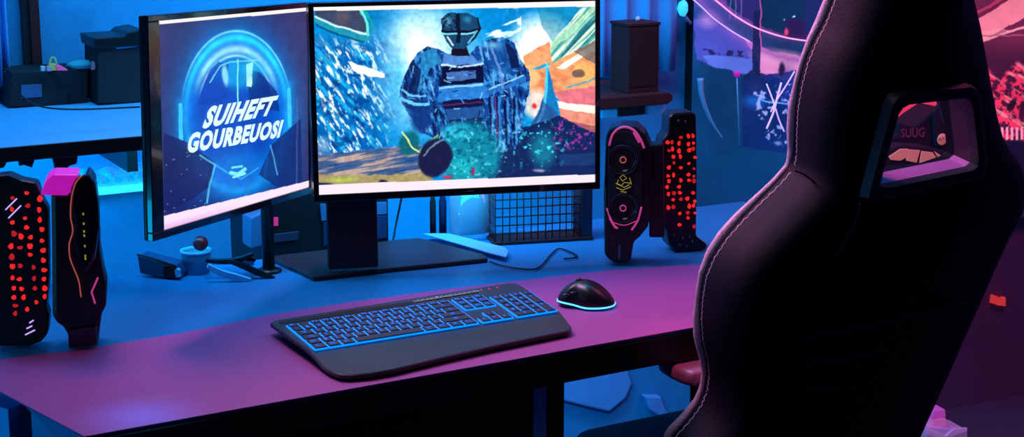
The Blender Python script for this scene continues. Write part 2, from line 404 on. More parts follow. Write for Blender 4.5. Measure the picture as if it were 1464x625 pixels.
for P in top:
    k = (P-cen).normalized()
    A.append(body.verts.new((P.x, P.y, .7700)))
    B.append(body.verts.new((P.x-k.x*.002, P.y-k.y*.002, .7715)))
    Cc.append(body.verts.new((P.x-k.x*.001, P.y-k.y*.001, .7645)))
    D.append(body.verts.new((P.x-k.x*.026, P.y-k.y*.026, ZK+.0024)))
n = len(top)
for X, Y in ((B, A), (A, Cc), (Cc, D)):
    for i in range(n): body.faces.new((X[i], X[(i+1) % n], Y[(i+1) % n], Y[i]))
body.faces.new(D); body.faces.new(B[::-1])
for d in (.150, .160, .170, .180, .190, .200, .210, .220, .230):
    bmesh.ops.bisect_plane(body, geom=body.verts[:]+body.edges[:]+body.faces[:], plane_co=back-V*d, plane_no=V)
for v_ in body.verts:
    if v_.co.z > .76: d = max(0, (v_.co-back).dot(-V)-.145); v_.co.z -= min(.009, d*d*1.6)
o = obj('body', body, M['grey'], kb, smooth=True); sharp(o, 25)
bm = zprism([((P.x-cen.x)*.90+cen.x, (P.y-cen.y)*.86+cen.y) for P in top], ZK+.0001, ZK+.0024)
obj('base', bm, M['black'], kb)
# key field, bilinear between its four corners
q00, q10, q11, q01 = [kp(*p) for p in ((408.5, 466.2), (750, 413), (797, 445.5), (450.5, 501.5))]
def key_pt(u, v, z):
    u /= 22.8; P = (q00*(1-u)+q10*u)*(1-v)+(q01*(1-u)+q11*u)*v; return Vector((P.x, P.y, z))
rows = [(.01, .13), (.13, .30), (.305, .475), (.48, .65), (.655, .825), (.83, 1.0)]
KZ = .7716
keys = []
def add_key(name, u0, u1, r, legend='', r2=None):
    v0, v1 = rows[r]; v1 = rows[r2][1] if r2 else v1
    g = .055; gv = .012
    bm = bmesh.new()
    def slab(e, z0, z1, mi, top_in=0, shift=0):
        c = [(u0+g-e*20, v0+gv-e), (u1-g+e*20, v0+gv-e), (u1-g+e*20, v1-gv+e+(.006 if mi else 0)), (u0+g-e*20, v1-gv+e+(.006 if mi else 0))]
        lo = [bm.verts.new(key_pt(a, b, z0)) for a, b in c]
        t = top_in; ct = [(c[0][0]+t*20, c[0][1]+t), (c[1][0]-t*20, c[1][1]+t), (c[2][0]-t*20, c[2][1]-t), (c[3][0]+t*20, c[3][1]-t)]
        hi = [bm.verts.new(key_pt(a, b, z1)) for a, b in ct]
        fs = [bm.faces.new(hi), bm.faces.new(lo[::-1])]+[bm.faces.new((lo[i], lo[(i+1) % 4], hi[(i+1) % 4], hi[i])) for i in range(4)]
        for f in fs: f.material_index = mi
    slab(.0035, KZ-.0005, KZ+.0022, 1)
    slab(-.001, KZ+.0022, KZ+.0038, 0, .004)
    k = obj(name, bm, [M['keycap'], M['keyglow']], kb)
    if legend:
        w = min(.42, .17*len(legend)+.08); uc = (u0+u1)/2-(.12 if u1-u0 < 1.6 else 0); vm = (v0+v1)/2; h = .034
        if legend in "-.,`'^": h = .010; w = .16
        if r2: vm = v0+.06
        bt = text_on(lambda a, b: key_pt(a, b, KZ+.0041), legend, uc-w/2, uc+w/2, vm+h, vm-h, bold=.02)
        if bt: obj('legend', bt, M['legend'], k)
def run(name, u, r, items):
    for it in items:
        leg, w = it if isinstance(it, tuple) else (it, 1)
        add_key(name, u, u+w, r, leg); u += w
    return u
add_key('function_key', 0, 1, 0, 'ESC')
u = 2
for g in range(3):
    for j in range(4): add_key('function_key', u, u+1, 0, 'F%d' % (g*4+j+1)); u += 1
    u += .5
run('navigation_key', 15.4, 0, ['PS', 'SL', 'PB'])
run('key', 0, 1, list('`1234567890-=')+[('<-', 2)])
run('key', 0, 2, [('TAB', 1.5)]+list('QWERTYUIOP[]')+[('\\', 1.5)])
run('key', 0, 3, [('CL', 1.75)]+list("ASDFGHJKL;'")+[('ENT', 2.25)])
run('key', 0, 4, [('SH', 1.25), '|']+list('ZXCVBNM,./')+[('SH', 2.75)])
run('key', 0, 5, [('CTL', 1.25), ('FN', 1.25), ('ALT', 1.25), ('', 6.25), ('ALT', 1.25), ('FN', 1.25), ('M', 1.25), ('CTL', 1.25)])
run('navigation_key', 15.4, 1, ['IN', 'HM', 'PU']); run('navigation_key', 15.4, 2, ['DL', 'EN', 'PD'])
run('arrow_key', 16.4, 4, ['^']); run('arrow_key', 15.4, 5, ['<', 'v', '>'])
run('number_pad_key', 18.8, 1, ['NL', '/', '*', '-']); run('number_pad_key', 18.8, 2, ['7', '8', '9']); run('number_pad_key', 18.8, 3, ['4', '5', '6'])
run('number_pad_key', 18.8, 4, ['1', '2', '3']); run('number_pad_key', 18.8, 5, [('0', 2), '.'])
add_key('number_pad_key', 21.8, 22.8, 2, '+', 3); add_key('number_pad_key', 21.8, 22.8, 4, 'E', 5)
# phone slot: long black capsule
def capsule(p0, p1, w, n=8):
    d = (p1-p0).normalized(); s = Vector((-d.y, d.x, 0)); out = []
    for i in range(n+1): a = PI/2+PI*i/n; out.append(p0+(d*math.cos(a)+s*math.sin(a))*w)
    for i in range(n+1): a = -PI/2+PI*i/n; out.append(p1+(d*math.cos(a)+s*math.sin(a))*w)
    return [(p.x, p.y) for p in out]
o = obj('slot', zprism(capsule(kp(406, 461.0), kp(584, 433.6), .0080), KZ-.001, KZ+.0006), mat('slot_black', (.001, .001, .001), .7), kb, label='black recessed slot')
for i in range(7):
    x = 598+i*13.4; y = 431-i*2.2
    P = kp(x, y); s = [P+U*a+V*b for a, b in ((-.007, -.0035), (.007, -.0035), (.0065, .004), (-.0065, .004))]
    k = obj('media_key', zprism([(p.x, p.y) for p in s], KZ-.0005, KZ+.002, .0006), M['keycap'], kb)
    bm = tube([Vector((p.x, p.y, KZ+.0018)) for p in (s[3], s[0], s[1], s[2])], .0004, 5)
    text_on(lambda a, b: Vector((P.x, P.y, KZ+.0023))+U*a+V*b, 'x+-<>#o'[i], -.0022, .0022, -.001, .003, bm=bm)
    obj('icon', bm, M['whiteprint'], k)
for i in range(3):
    P = kp(688+i*11.5, 414.5-i*1.7)
    obj('indicator_light', zprism([(P.x+U.x*a+V.x*b, P.y+U.y*a+V.y*b) for a, b in ((-.001, -.002), (.001, -.002), (.001, .002), (-.001, .002))], KZ-.001, KZ+.0006), M['redled'], kb, label='red status light')
# ------------------------------------------------------------------ mouse
mc = atz(838, 438); ms = thing('mouse', 'black ergonomic mouse with glowing blue rim right of keyboard', 'computer mouse', (mc.x, mc.y, .7512))
yawm = math.radians(-8); MU = Vector((math.cos(yawm), math.sin(yawm), 0)); MV = Vector((-MU.y, MU.x, 0))
def mouse_pt(u, t, z=None):
    # outline, u in [0,2pi): footprint
    cu, su = math.cos(u), math.sin(u)
    a = .0465*(abs(cu)**.85)*(1 if cu > 0 else -1); b = .034*(abs(su)**.9)*(1 if su > 0 else -1)
    b *= 1-.16*max(0, -cu); 
    if su < 0: b *= 1-.28*math.exp(-((a+.018)/.014)**2)
    return a, b
def hgt(a, b):
    k = (a+.0465)/.093
    return .012+.030*math.sin(PI*min(1, max(0, k*.80+.16)))**.8
bm = bmesh.new(); SEG = 48; prev = None
layers = [(0.90, 0), (0.97, .10), (1.0, .22), (1.0, .34), (.97, .50), (.90, .66), (.78, .80), (.60, .91), (.38, .975), (.18, .997)]
for sc, hz in layers:
    rg = []
    for k in range(SEG):
        a, b = mouse_pt(2*PI*k/SEG, 0); H = hgt(a*sc, b)
        rg.append(bm.verts.new(mc+MU*(a*sc)+MV*(b*sc)+Vector((0, 0, .0015+max(.0, H*hz)))))
    if prev:
        for k in range(SEG): bm.faces.new((prev[k], prev[(k+1) % SEG], rg[(k+1) % SEG], rg[k]))
    else: bm.faces.new(rg[::-1])
    prev = rg
bm.faces.new(prev)
obj('shell', bm, mat('mouse_black', (.012, .012, .013), .33, nscale=200), ms, smooth=True)
loop = []
for k in range(64):
    a, b = mouse_pt(2*PI*k/64, 0); loop.append(mc+MU*a*1.0+MV*b*1.0+Vector((0, 0, .0058+.0045*math.exp(-((a+.038)/.02)**2))))
obj('light_ring', tube(loop, .0014, 8, closed=True), M['ring'], ms, smooth=True, label='glowing blue rim')
bm = lathe(mc+MU*-.012+MV*.003+Vector((0, 0, .0395)), MV, [(0, -.003), (.006, -.003), (.0065, 0), (.006, .003), (0, .003)], 20)
obj('scroll_wheel', bm, M['black'], ms, smooth=True)
for k, a in enumerate((-.030, -.018)):
    P = mc+MU*a+MV*-.0235+Vector((0, 0, .024+.004*k)); obj('side_button', ellipsoid(P, .006, .003, .0024, rot=yawm+.25), M['gloss'], ms, smooth=True)

# ------------------------------------------------------------------ monitors
def paint_main(X, Y):
    c = Canvas(X, Y, (0, 128, 192), 2.2)
    c.ell(600, 95, 110, 120, (235, 248, 245), 1, 1.0); c.ell(600, 60, 60, 60, (245, 250, 245), .8, 1)
    c.ell(530, 25, 50, 50, (0, 105, 160), .8, .9); c.ell(740, 30, 55, 40, (5, 120, 180), .95, .7)
    c.ell(775, 62, 55, 50, (252, 250, 235), 1, .6); c.ell(745, 95, 40, 45, (250, 245, 235), .9, .7)
    wv = fbm(X, Y, 26, 7, 5, -20); c.blend(((Y < 60)*(X > 690)*(X < 745))*np.clip((wv-.55)*7, 0, .9), (225, 248, 250))
    # left spray
    reg = np.clip((575-X)/50, 0, 1)*np.clip((Y-45)/25, 0, 1)
    c.blend(reg*.9, (0, 84, 150)); sv = fbm(X, Y, 34, 6, 11, 48, 4); sv2 = fbm(X, Y, 14, 3.4, 31, 60, 3); sv3 = fbm(X, Y, 10, 9, 71, 0, 3)
    c.blend(reg*np.clip((sv-.46)*6, 0, 1)*.8, (30, 170, 215)); c.blend(reg*np.clip((sv2-.56)*9, 0, 1)*.95, (225, 246, 250))
    c.blend(reg*np.clip((sv3-.60)*10, 0, 1)*.6, (0, 45, 105))
    c.blend(reg*np.clip((95-Y)/40, 0, 1)*np.clip((500-X)/30, 0, 1)*np.clip((sv3-.4)*4, 0, 1)*.6, (205, 165, 150))
    c.poly([(450, 12), (516, 12), (526, 46), (500, 44), (452, 26)], (52, 62, 82)); c.ell(490, 25, 14, 16, (95, 80, 82), .7, .8)
    c.line([(451, 27), (480, 40), (522, 54)], 5.5, (28, 132, 150)); c.line([(451, 24), (480, 36), (524, 49)], 1.4, (190, 235, 225))
    c.line([(452, 36), (490, 52), (520, 60)], 1.5, (5, 80, 105)); c.line([(516, 14), (524, 34), (526, 50)], 2, (95, 215, 190)); c.line([(520, 15), (530, 30), (533, 45)], 1.5, (20, 150, 130))
    c.poly([(498, 88), (530, 97), (550, 106), (550, 112), (530, 110), (505, 101)], (238, 238, 245))
    c.ell(570, 110, 20, 60, (20, 160, 210), .6, 1); 
    # right: tilted hangar panels
    st = fbm(X, Y, 60, 3.0, 17, -47, 3)
    c.poly([(852, 8), (852, 58), (795, 92), (780, 88), (790, 62), (830, 12)], (70, 150, 140))
    c.blend(c.inside([(852, 8), (852, 60), (795, 94), (780, 88), (790, 62), (830, 12)])*np.clip((st-.45)*6, 0, 1), (200, 225, 190))
    c.blend(c.inside([(852, 20), (852, 50), (800, 88), (805, 66)])*np.clip((.5-st)*6, 0, 1)*.8, (20, 85, 95))
    c.poly([(768, 12), (830, 10), (790, 60), (775, 40)], (25, 120, 145), .55)
    c.poly([(782, 66), (850, 8), (852, 14), (786, 78)], (170, 215, 170), .8)
    c.poly([(748, 80), (785, 60), (790, 90), (852, 58), (852, 132), (800, 140), (762, 150), (752, 110)], (222, 150, 95))
    on = fbm(X, Y, 22, 9, 23, 20, 3); c.blend(c.inside([(748, 80), (785, 60), (790, 90), (852, 58), (852, 132), (800, 140), (762, 150), (752, 110)])*np.clip((on-.5)*4, 0, 1)*.6, (196, 92, 50))
    c.poly([(795, 97), (852, 60), (852, 70), (805, 100)], (235, 225, 205)); c.poly([(820, 74), (852, 56), (852, 92), (838, 86)], (96, 90, 80), .8)
    c.ell(835, 103, 17, 14, (240, 165, 90), 1, .2); c.ell(827, 105, 10, 6, (112, 88, 66), 1, .2)
    c.line([(812, 125), (850, 112)], 1.3, (40, 150, 170), .8); c.line([(765, 98), (785, 92)], 2, (20, 150, 190))
    c.poly([(792, 131), (852, 123), (852, 152), (800, 146)], (205, 105, 112)); c.poly([(796, 146), (852, 151), (852, 163), (800, 155)], (250, 238, 205))
    c.poly([(800, 155), (852, 163), (852, 188), (806, 176)], (214, 132, 105)); c.poly([(803, 170), (852, 180), (852, 196), (815, 186)], (150, 86, 78))
    c.ell(768, 150, 22, 26, (225, 205, 190), .9, .4); c.ell(764, 152, 4, 5, (220, 50, 50), 1, .5)
    c.ell(758, 108, 15, 18, (238, 190, 120), .8, .6)
    # blue spire
    c.poly([(783, 90), (788, 110), (797, 150), (803, 205), (752, 212), (762, 178), (777, 140)], (14, 112, 168))
    c.line([(783, 92), (779, 150), (768, 180)], 2, (70, 190, 220)); sp = fbm(X, Y, 4, 4, 41, 0, 2)
    c.blend(c.inside([(775, 145), (798, 160), (810, 200), (745, 215)])*.6, (40, 60, 110))
    # ground
    c.poly([(690, 195), (760, 180), (800, 165), (825, 178), (852, 190), (852, 252), (640, 262)], (14, 34, 74))
    c.blend(c.inside([(795, 160), (852, 188), (852, 215), (790, 215)])*np.clip((sp-.62)*6, 0, 1)*.8, (170, 50, 150)); c.poly([(800, 222), (852, 218), (852, 235), (800, 238)], (25, 55, 100), .7)
    c.poly([(450, 222), (520, 215), (600, 205), (620, 260), (450, 266)], (58, 82, 118))
    gs = fbm(X, Y, 45, 4, 53, -10, 3); gm = c.inside([(450, 222), (520, 215), (600, 205), (620, 260), (450, 266)])
    c.blend(gm*np.clip((gs-.5)*6, 0, 1)*.8, (196, 160, 130)); c.blend(gm*np.clip((.42-gs)*6, 0, 1)*.8, (10, 60, 110))
    c.poly([(450, 249), (560, 250), (610, 246), (625, 262), (450, 268)], (150, 136, 84)); c.ell(490, 256, 30, 5, (160, 190, 70), .8, .8); c.ell(548, 260, 9, 4, (20, 25, 50), 1, .5); c.ell(462, 263, 18, 3, (20, 20, 60), 1, .5)
    c.ell(462, 208, 14, 16, (150, 170, 190), .7, .8)
    # armoured figure seen from the front
    arm = fbm(X, Y, 9, 6, 61, 30, 3); arm2 = fbm(X, Y, 16, 3, 67, 75, 3)
    outl = [(598, 76), (612, 66), (628, 70), (640, 78), (672, 76), (690, 58), (718, 52), (736, 62), (744, 84), (757, 100), (757, 128), (752, 150), (748, 182), (738, 212), (716, 216), (640, 216), (616, 196), (602, 190), (594, 178), (580, 156), (571, 138), (577, 112), (586, 92)]
    m = c.inside(outl); c.blend(m*1.0, (14, 62, 128))
    c.blend(m*np.clip((arm-.5)*6, 0, 1)*.75, (60, 150, 205)); c.blend(m*np.clip((.45-arm2)*7, 0, 1)*.85, (6, 14, 48)); c.blend(m*np.clip((arm2-.64)*8, 0, 1)*.6, (150, 215, 240))
    c.poly([(606, 74), (622, 68), (632, 90), (616, 96), (600, 132), (590, 128)], (40, 140, 185), .7); c.poly([(592, 92), (602, 100), (596, 134), (584, 132)], (10, 22, 60), .8)
    c.ell(596, 150, 24, 12, (10, 40, 90), .8, .4, 20); c.line([(573, 140), (592, 150), (612, 148)], 2, (90, 180, 215)); c.line([(576, 128), (590, 138), (608, 136)], 1.5, (120, 200, 225), .8)
    c.ell(602, 172, 18, 22, (14, 50, 110), .9, .4)
    c.poly([(632, 96), (690, 92), (692, 120), (630, 124)], (8, 14, 44)); c.poly([(638, 104), (680, 101), (681, 113), (640, 116)], (60, 96, 150)); 
    c.poly([(625, 123), (692, 118), (700, 140), (628, 146)], (38, 112, 182)); c.line([(628, 126), (690, 121)], 1.6, (150, 210, 235), .8)
    c.poly([(634, 144), (690, 140), (690, 154), (636, 158)], (12, 20, 58)); c.poly([(636, 156), (690, 152), (690, 168), (640, 172)], (30, 74, 130)); c.line([(634, 150), (688, 146)], 1, (200, 60, 90), .4)
    c.poly([(640, 172), (690, 168), (688, 196), (650, 198)], (12, 26, 66)); c.poly([(634, 78), (672, 76), (688, 92), (632, 95)], (70, 120, 180)); c.line([(632, 93), (660, 97), (690, 91)], 1.3, (190, 215, 240), .9)
    c.poly([(700, 62), (722, 56), (738, 70), (742, 100), (722, 108), (700, 96)], (20, 74, 136), .75); c.ell(705, 64, 16, 8, (120, 195, 220), .7, .8); c.poly([(722, 60), (738, 72), (744, 96), (730, 98)], (8, 18, 54), .8)
    c.line([(700, 132), (748, 112)], 4.5, (34, 100, 170)); c.line([(700, 128), (748, 108)], 1, (150, 210, 235), .8); c.line([(704, 70), (714, 100), (718, 126)], 1.6, (120, 150, 210), .7)
    for xx in (700, 710, 722, 734): c.line([(xx, 140), (xx+2, 206)], 1.4, (8, 14, 50), .9); c.line([(xx+4, 140), (xx+5, 204)], 1.6, (60, 140, 200), .7)
    c.line([(708, 140), (712, 200)], .8, (170, 50, 100), .6)
    rg_ = np.random.default_rng(8)
    for _ in range(46):
        x = rg_.uniform(582, 752); y = rg_.uniform(74, 205); L_ = rg_.uniform(4, 12); an = rg_.choice([.3, 1.2, 1.9, -.2])+rg_.normal()*.15
        pts = [(x, y), (x+L_*math.cos(an), y+L_*math.sin(an))]; inn = c.inside(outl)
        cc_ = c.C.copy(); c.line(pts, .8, [(120, 200, 235), (10, 20, 60), (70, 150, 215)][_ % 3], .8); c.C = np.where(inn[:, None], c.C, cc_)
    # helmet
    c.poly([(648, 62), (666, 62), (672, 80), (644, 80)], (20, 12, 26)); c.poly([(630, 28), (640, 19), (668, 18), (684, 26), (685, 44), (674, 62), (664, 70), (648, 70), (638, 58), (632, 44)], (20, 62, 92))
    c.ell(640, 31, 9, 10, (110, 170, 190), .7, .8); hn = fbm(X, Y, 3, 3, 83, 0, 2); c.blend(c.inside([(630, 28), (640, 19), (652, 18), (652, 44), (632, 42)])*np.clip((hn-.5)*8, 0, 1)*.8, (10, 20, 40))
    c.line([(633, 44), (655, 46), (684, 42)], 1.6, (8, 14, 28)); c.line([(634, 47), (655, 49), (683, 45)], 1.2, (120, 200, 225)); c.poly([(652, 20), (658, 20), (658, 62), (652, 62)], (10, 14, 30), .9)
    c.line([(640, 52), (648, 64)], 1, (190, 220, 230)); c.line([(681, 44), (670, 62)], 1.3, (90, 160, 190)); c.line([(684, 26), (686, 40), (676, 58)], 1.2, (20, 8, 20))
    c.ell(668, 28, 8, 7, (40, 130, 165), .8, .8)
    # teal burst and boot
    c.ell(585, 205, 17, 20, (8, 92, 96), .9, .3, 20); c.line([(575, 190), (590, 210), (605, 222)], 1.2, (200, 220, 130)); c.line([(600, 215), (625, 195)], 1.5, (110, 170, 100), .9)
    c.ell(672, 222, 50, 54, (12, 122, 142), 1, .25); c.ell(650, 188, 26, 16, (36, 170, 190), .8, .6); c.ell(660, 240, 30, 22, (30, 178, 180), .7, .8)
    tv = fbm(X, Y, 5, 5, 91, 0, 3); te = np.clip(1.15-np.hypot((X-680)/60, (Y-215)/50), 0, 1)*3; te = np.clip(te, 0, 1)
    c.blend(te*np.clip((tv-.62)*7, 0, 1)*.6, (130, 225, 225)); c.blend(te*np.clip((.40-tv)*9, 0, 1)*.7, (6, 62, 88))
    c.ell(776, 214, 24, 34, (20, 120, 140), .8, .6); c.blend(np.clip(1.2-np.hypot((X-770)/45, (Y-205)/38), 0, 1)*2*np.clip((tv-.62)*7, 0, 1)*.8, (50, 200, 215))
    c.ell(622, 226, 25, 30, (22, 26, 54), 1, .12, 25); c.line([(606, 222), (622, 204), (634, 200)], 1.2, (120, 150, 160), .7)
    c.ell(640, 252, 10, 3, (200, 40, 60), .9, .6); c.ell(676, 245, 3, 8, (190, 20, 70), .8, .6); c.ell(770, 244, 12, 3, (170, 150, 180), .8, .6)
    g = fbm(X, Y, 5, 5, 99, 0, 3); c.C = c.C*(1.0+.36*g)[:, None]; c.C[:, 2] += 8
    c.blend(((X < 852)*(Y > 240))*0.0, (0, 0, 0))
    # white bars above and below the picture
    c.blend((Y < 15.5-.0155*(X-450))*1.0, (255, 250, 248)); c.blend((Y > 264.5-.0385*(X-455))*1.0, (255, 240, 250))
    return c.C
def paint_left(X, Y):
    c = Canvas(X, Y, (44, 44, 96), .9); n = fbm(X, Y, 40, 60, 3, 0, 2)
    c.blend(np.clip((Y-150)/130, 0, 1)*.8, (10, 26, 92)); c.blend(np.clip((X-380)/60, 0, 1)*.35, (84, 60, 92)); c.blend(np.clip((245-X)/16, 0, 1)*.4, (70, 52, 110))
    dx = (X-338)/80.; dy = (Y-160)/118.; r = np.hypot(dx, np.where(Y < 160, dy, dy*.95))
    c.blend(np.exp(-np.abs(r-.92)*5)*.9, (0, 128, 225)); c.blend(np.clip((1.0-r)*8, 0, 1), (2, 96, 205))
    c.blend(np.clip((.8-r)*5, 0, 1)*.8, (4, 62, 168)); up = np.clip((150-Y)/60, 0, 1)
    c.blend(np.exp(-((r-.90)/.055)**2)*(.35+.65*up)*1.0, (36, 205, 245)); c.blend(np.exp(-((r-.98)/.014)**2)*up*.9, (120, 225, 245))
    c.blend(np.exp(-((r-.76)/.06)**2)*np.clip((140-Y)/40, 0, 1)*.95, (150, 225, 245)); c.blend(np.exp(-((r-.68)/.018)**2)*up, (215, 248, 250))
    c.line([(258, 150), (259, 200)], 2.6, (90, 225, 250)); c.line([(413, 128), (414, 180)], 2.6, (90, 225, 250)); c.line([(258, 150), (259, 205)], 3, (20, 160, 240), .6, 6); c.line([(413, 120), (414, 185)], 3, (20, 160, 240), .6, 6)
    # hood, visor plates
    c.ell(342, 104, 48, 30, (8, 150, 215), .9, .5); c.poly([(300, 100), (312, 88), (326, 92), (328, 140), (296, 150), (280, 150)], (6, 60, 170), .7); c.poly([(352, 96), (372, 104), (395, 130), (400, 160), (358, 150)], (4, 44, 120), .8)
    c.ell(322, 108, 6, 20, (140, 215, 235), .9, .5, -8); c.poly([(352, 92), (362, 88), (360, 124), (353, 124)], (205, 240, 240)); c.ell(358, 100, 14, 30, (60, 190, 225), .5, .8)
    c.line([(340, 85), (340, 150)], 1.0, (120, 225, 240)); c.line([(300, 118), (315, 94), (330, 88), (370, 86)], 1, (120, 215, 235), .8)
    c.ell(342, 238, 60, 34, (0, 112, 205), .8, .7); c.poly([(272, 205), (306, 232), (300, 268), (250, 300), (234, 300), (234, 190)], (12, 26, 86), .8); c.poly([(390, 205), (430, 170), (432, 262), (396, 268), (370, 250)], (14, 34, 100), .8)
    c.line([(286, 222), (308, 236), (300, 262), (296, 290)], 1.3, (90, 190, 225), .8); c.line([(386, 208), (392, 226), (397, 250)], 1.0, (100, 190, 230), .7)
    c.line([(308, 236), (330, 250), (345, 256), (370, 240)], 1.1, (60, 180, 230), .7); c.line([(330, 247), (340, 250), (350, 242)], 2.5, (120, 225, 240)); c.line([(332, 240), (346, 238)], 1.5, (110, 220, 240)); c.line([(334, 254), (350, 248)], 1.8, (130, 225, 240))
    c.line([(425, 140), (424, 268)], .9, (100, 110, 160), .5)
    sp = np.random.default_rng(5)
    for _ in range(26):
        x = sp.uniform(234, 300); y = sp.uniform(190, 310); c.ell(x, y, 1.2, 1.2, (170, 190, 230), .8, .8)
    c.C = c.C*(1.0+.2*fbm(X, Y, 8, 9, 9, 0, 2))[:, None]
    c.blend((Y < 34.5-.088*(X-228))*1.0, (255, 246, 244)); c.blend((Y > 309-.243*(X-234))*1.0, (255, 232, 252)); c.blend((Y > 309-.243*(X-234))*np.clip((Y-(318-.27*(X-234)))/8, 0, 1)*np.clip((360-X)/80, 0, 1)*.5, (232, 150, 235))
    return c.C
MM = Frame((-.092, 2.884, 1.057), 12.7, 2.2)
mw, mh = .25, .167
mon = thing('monitor', 'wide monitor facing the viewer showing an armoured figure amid splashes', 'monitor', (-.092, 2.95, .7485))
obj('housing', fbox(MM, -mw, mw, -mh, mh, .004, .032, .004), M['black'], mon)
rim = bmesh.new()
tlx, tly = MM.hit(450, 8.5); brx, bry = MM.hit(851, 262)
blx, bly = MM.hit(455, 276.5)
sx0 = MM.hit(452, 140)[0]; sx1 = MM.hit(850.5, 140)[0]; sy0 = (bly+MM.hit(850, 262)[1])/2; sy1 = tly-.002
for a0, a1, b0, b1 in ((-mw, mw, sy1, mh), (-mw, mw, -mh, sy0), (-mw, sx0, sy0, sy1), (sx1, mw, sy0, sy1)):
    fbox(MM, a0, a1, b0, b1, -.004, .006, .0012, rim)
obj('bezel', rim, M['gloss'], mon)
picture(MM, sx0, sx1, sy0, sy1, 460, 300, -.0002, paint_main, 'screen', mon, 1.0)
a, b = MM.hit(672, 273, -.004); obj('badge', fbox(MM, a-.006, a+.006, b-.001, b+.001, -.0048, -.004), M['screw'], mon, label='small silver maker badge')
for k in range(4):
    a, b = MM.hit(815+k*8, 268, -.004); obj('button', fbox(MM, a-.002, a+.002, b-.0012, b+.0012, -.0054, -.004, .0004), M['black'], mon)
nk0, nk1 = MM.hit(468, 320, .034)[0], MM.hit(540, 320, .034)[0]
obj('neck', fbox(MM, nk0, nk1, -.293, -.05, .034, .050, .003), M['black'], mon)
SB = [atz(*p, .756) for p in ((377, 368), (392, 371), (430, 388), (448, 397), (560, 384), (698, 370), (692, 364), (600, 341), (560, 344), (470, 357))]
obj('stand_base', zprism([(p.x, p.y) for p in SB], .7486, .7575, .003), mat('stand_dark_grey', (.020, .018, .026), .45), mon, label='wide flat dark stand foot')

LM = Frame((-.443, 2.718, 1.060), 68.9, .5, -3.1)
lw, lh = .2535, .167
mon2 = thing('monitor', 'angled left monitor showing a hooded helmet with slanted white title letters', 'monitor', (-.42, 2.72, .7485))
obj('housing', fbox(LM, -lw, lw, -lh, lh, .004, .013, .003), M['black'], mon2)
lx0 = LM.hit(228.5, 180)[0]; lx1 = LM.hit(440, 130)[0]; ly1 = LM.hit(330, 20.5)[1]; ly0 = LM.hit(330, 300)[1]
rim = bmesh.new()
for a0, a1, b0, b1 in ((-lw, lw, ly1, lh), (-lw, lw, -lh, ly0), (-lw, lx0, ly0, ly1), (min(lx1, lw-.004), lw, ly0, ly1)):
    fbox(LM, a0, a1, b0, b1, -.004, .006, .0012, rim)
obj('bezel', rim, M['gloss'], mon2)
scr2 = picture(LM, lx0, min(lx1, lw-.004), ly0, ly1, 260, 330, -.0002, paint_left, 'screen', mon2, 1.0)
M['title'] = mat('title_letters', (.5, .8, .8), .4, emi=(.72, 1, .96, 1), es=1.0)
def quadplace(F, tl, tr, br, bl, d):
    q = [F.hit(*p, d) for p in (tl, tr, br, bl)]
    def g(a, b):
        x = (q[3][0]*(1-a)+q[2][0]*a)*(1-b)+(q[0][0]*(1-a)+q[1][0]*a)*b; y = (q[3][1]*(1-a)+q[2][1]*a)*(1-b)+(q[0][1]*(1-a)+q[1][1]*a)*b
        return F.w(x, y, d)
    return g
bt = text_on(quadplace(LM, (300, 152), (399, 136), (386, 165), (288, 185), -.0012), 'SUIHEFT', 0, 1, 0, 1, .05, .0)
bt = text_on(quadplace(LM, (272, 190), (406, 171), (399, 197), (266, 220), -.0012), 'GOURBEUOSI', 0, 1, 0, 1, .05, .0, bt)
obj('title_lettering', bt, M['title'], mon2, label='slanted white title letters')
nb = Vector((-.425, 2.90, .7486))
obj('neck', tube([nb+Vector((0, 0, .004)), nb+Vector((0, 0, .24)), LM.w(.17, -.02, .024)], .011, 14), M['black'], mon2, smooth=True)
obj('stand_foot', lathe(nb, (0, 0, 1), [(0, 0), (.022, 0), (.022, .004), (.015, .007), (0, .007)], 28), M['black'], mon2, smooth=True)

# ------------------------------------------------------------------ gaming chair seen from behind
CF = Frame((.47, 2.42, .9), DY)
th = math.radians(10); CF.W = math.cos(th)*Vector((0, 0, 1))-math.sin(th)*V; CF.N = math.cos(th)*V+math.sin(th)*Vector((0, 0, 1)); CF.U = U.copy()
L_px = [(1192, 0), (1178, 35), (1165, 60), (1153, 90), (1145, 120), (1139, 155), (1137, 190), (1137, 220), (1133, 240), (1112, 264), (1085, 290), (1060, 315), (1038, 340), (1020, 367), (1008, 395), (1003, 425), (1001, 455), (1003, 485), (1010, 515), (1012, 535), (1009, 558), (1001, 578), (985, 600), (962, 625)]
R_px = [(1412, 0), (1422, 45), (1430, 90), (1437, 130), (1445, 172), (1452, 200), (1464, 222), (1480, 243), (1487, 275), (1482, 305), (1464, 338), (1440, 390), (1420, 436), (1400, 480), (1380, 526), (1360, 570), (1335, 625)]
Ls = sorted([CF.hit(x, y, .10)[::-1] for x, y in L_px]); Rs = sorted([CF.hit(x, y, 0)[::-1] for x, y in R_px])
Ls = [(-.46, Ls[0][1]-.03), (-.40, Ls[0][1]-.018)]+Ls+[(.40, Ls[-1][1]+.012), (.46, Ls[-1][1]+.030), (.49, Ls[-1][1]+.05), (.51, Ls[-1][1]+.075)]
Rs = [(-.46, Rs[0][1]-.015), (-.41, Rs[0][1]-.010)]+Rs+[(.40, Rs[-1][1]-.006), (.46, Rs[-1][1]-.03), (.49, Rs[-1][1]-.05), (.51, Rs[-1][1]-.075)]
def sL(t): return float(np.interp(t, [p[0] for p in Ls], [p[1] for p in Ls]))
def sR(t): return float(np.interp(t, [p[0] for p in Rs], [p[1] for p in Rs]))
chair = thing('gaming_chair', 'dark high-backed gaming chair with pink piping and headrest opening, seen from behind', 'chair', (.60, 2.50, 0))
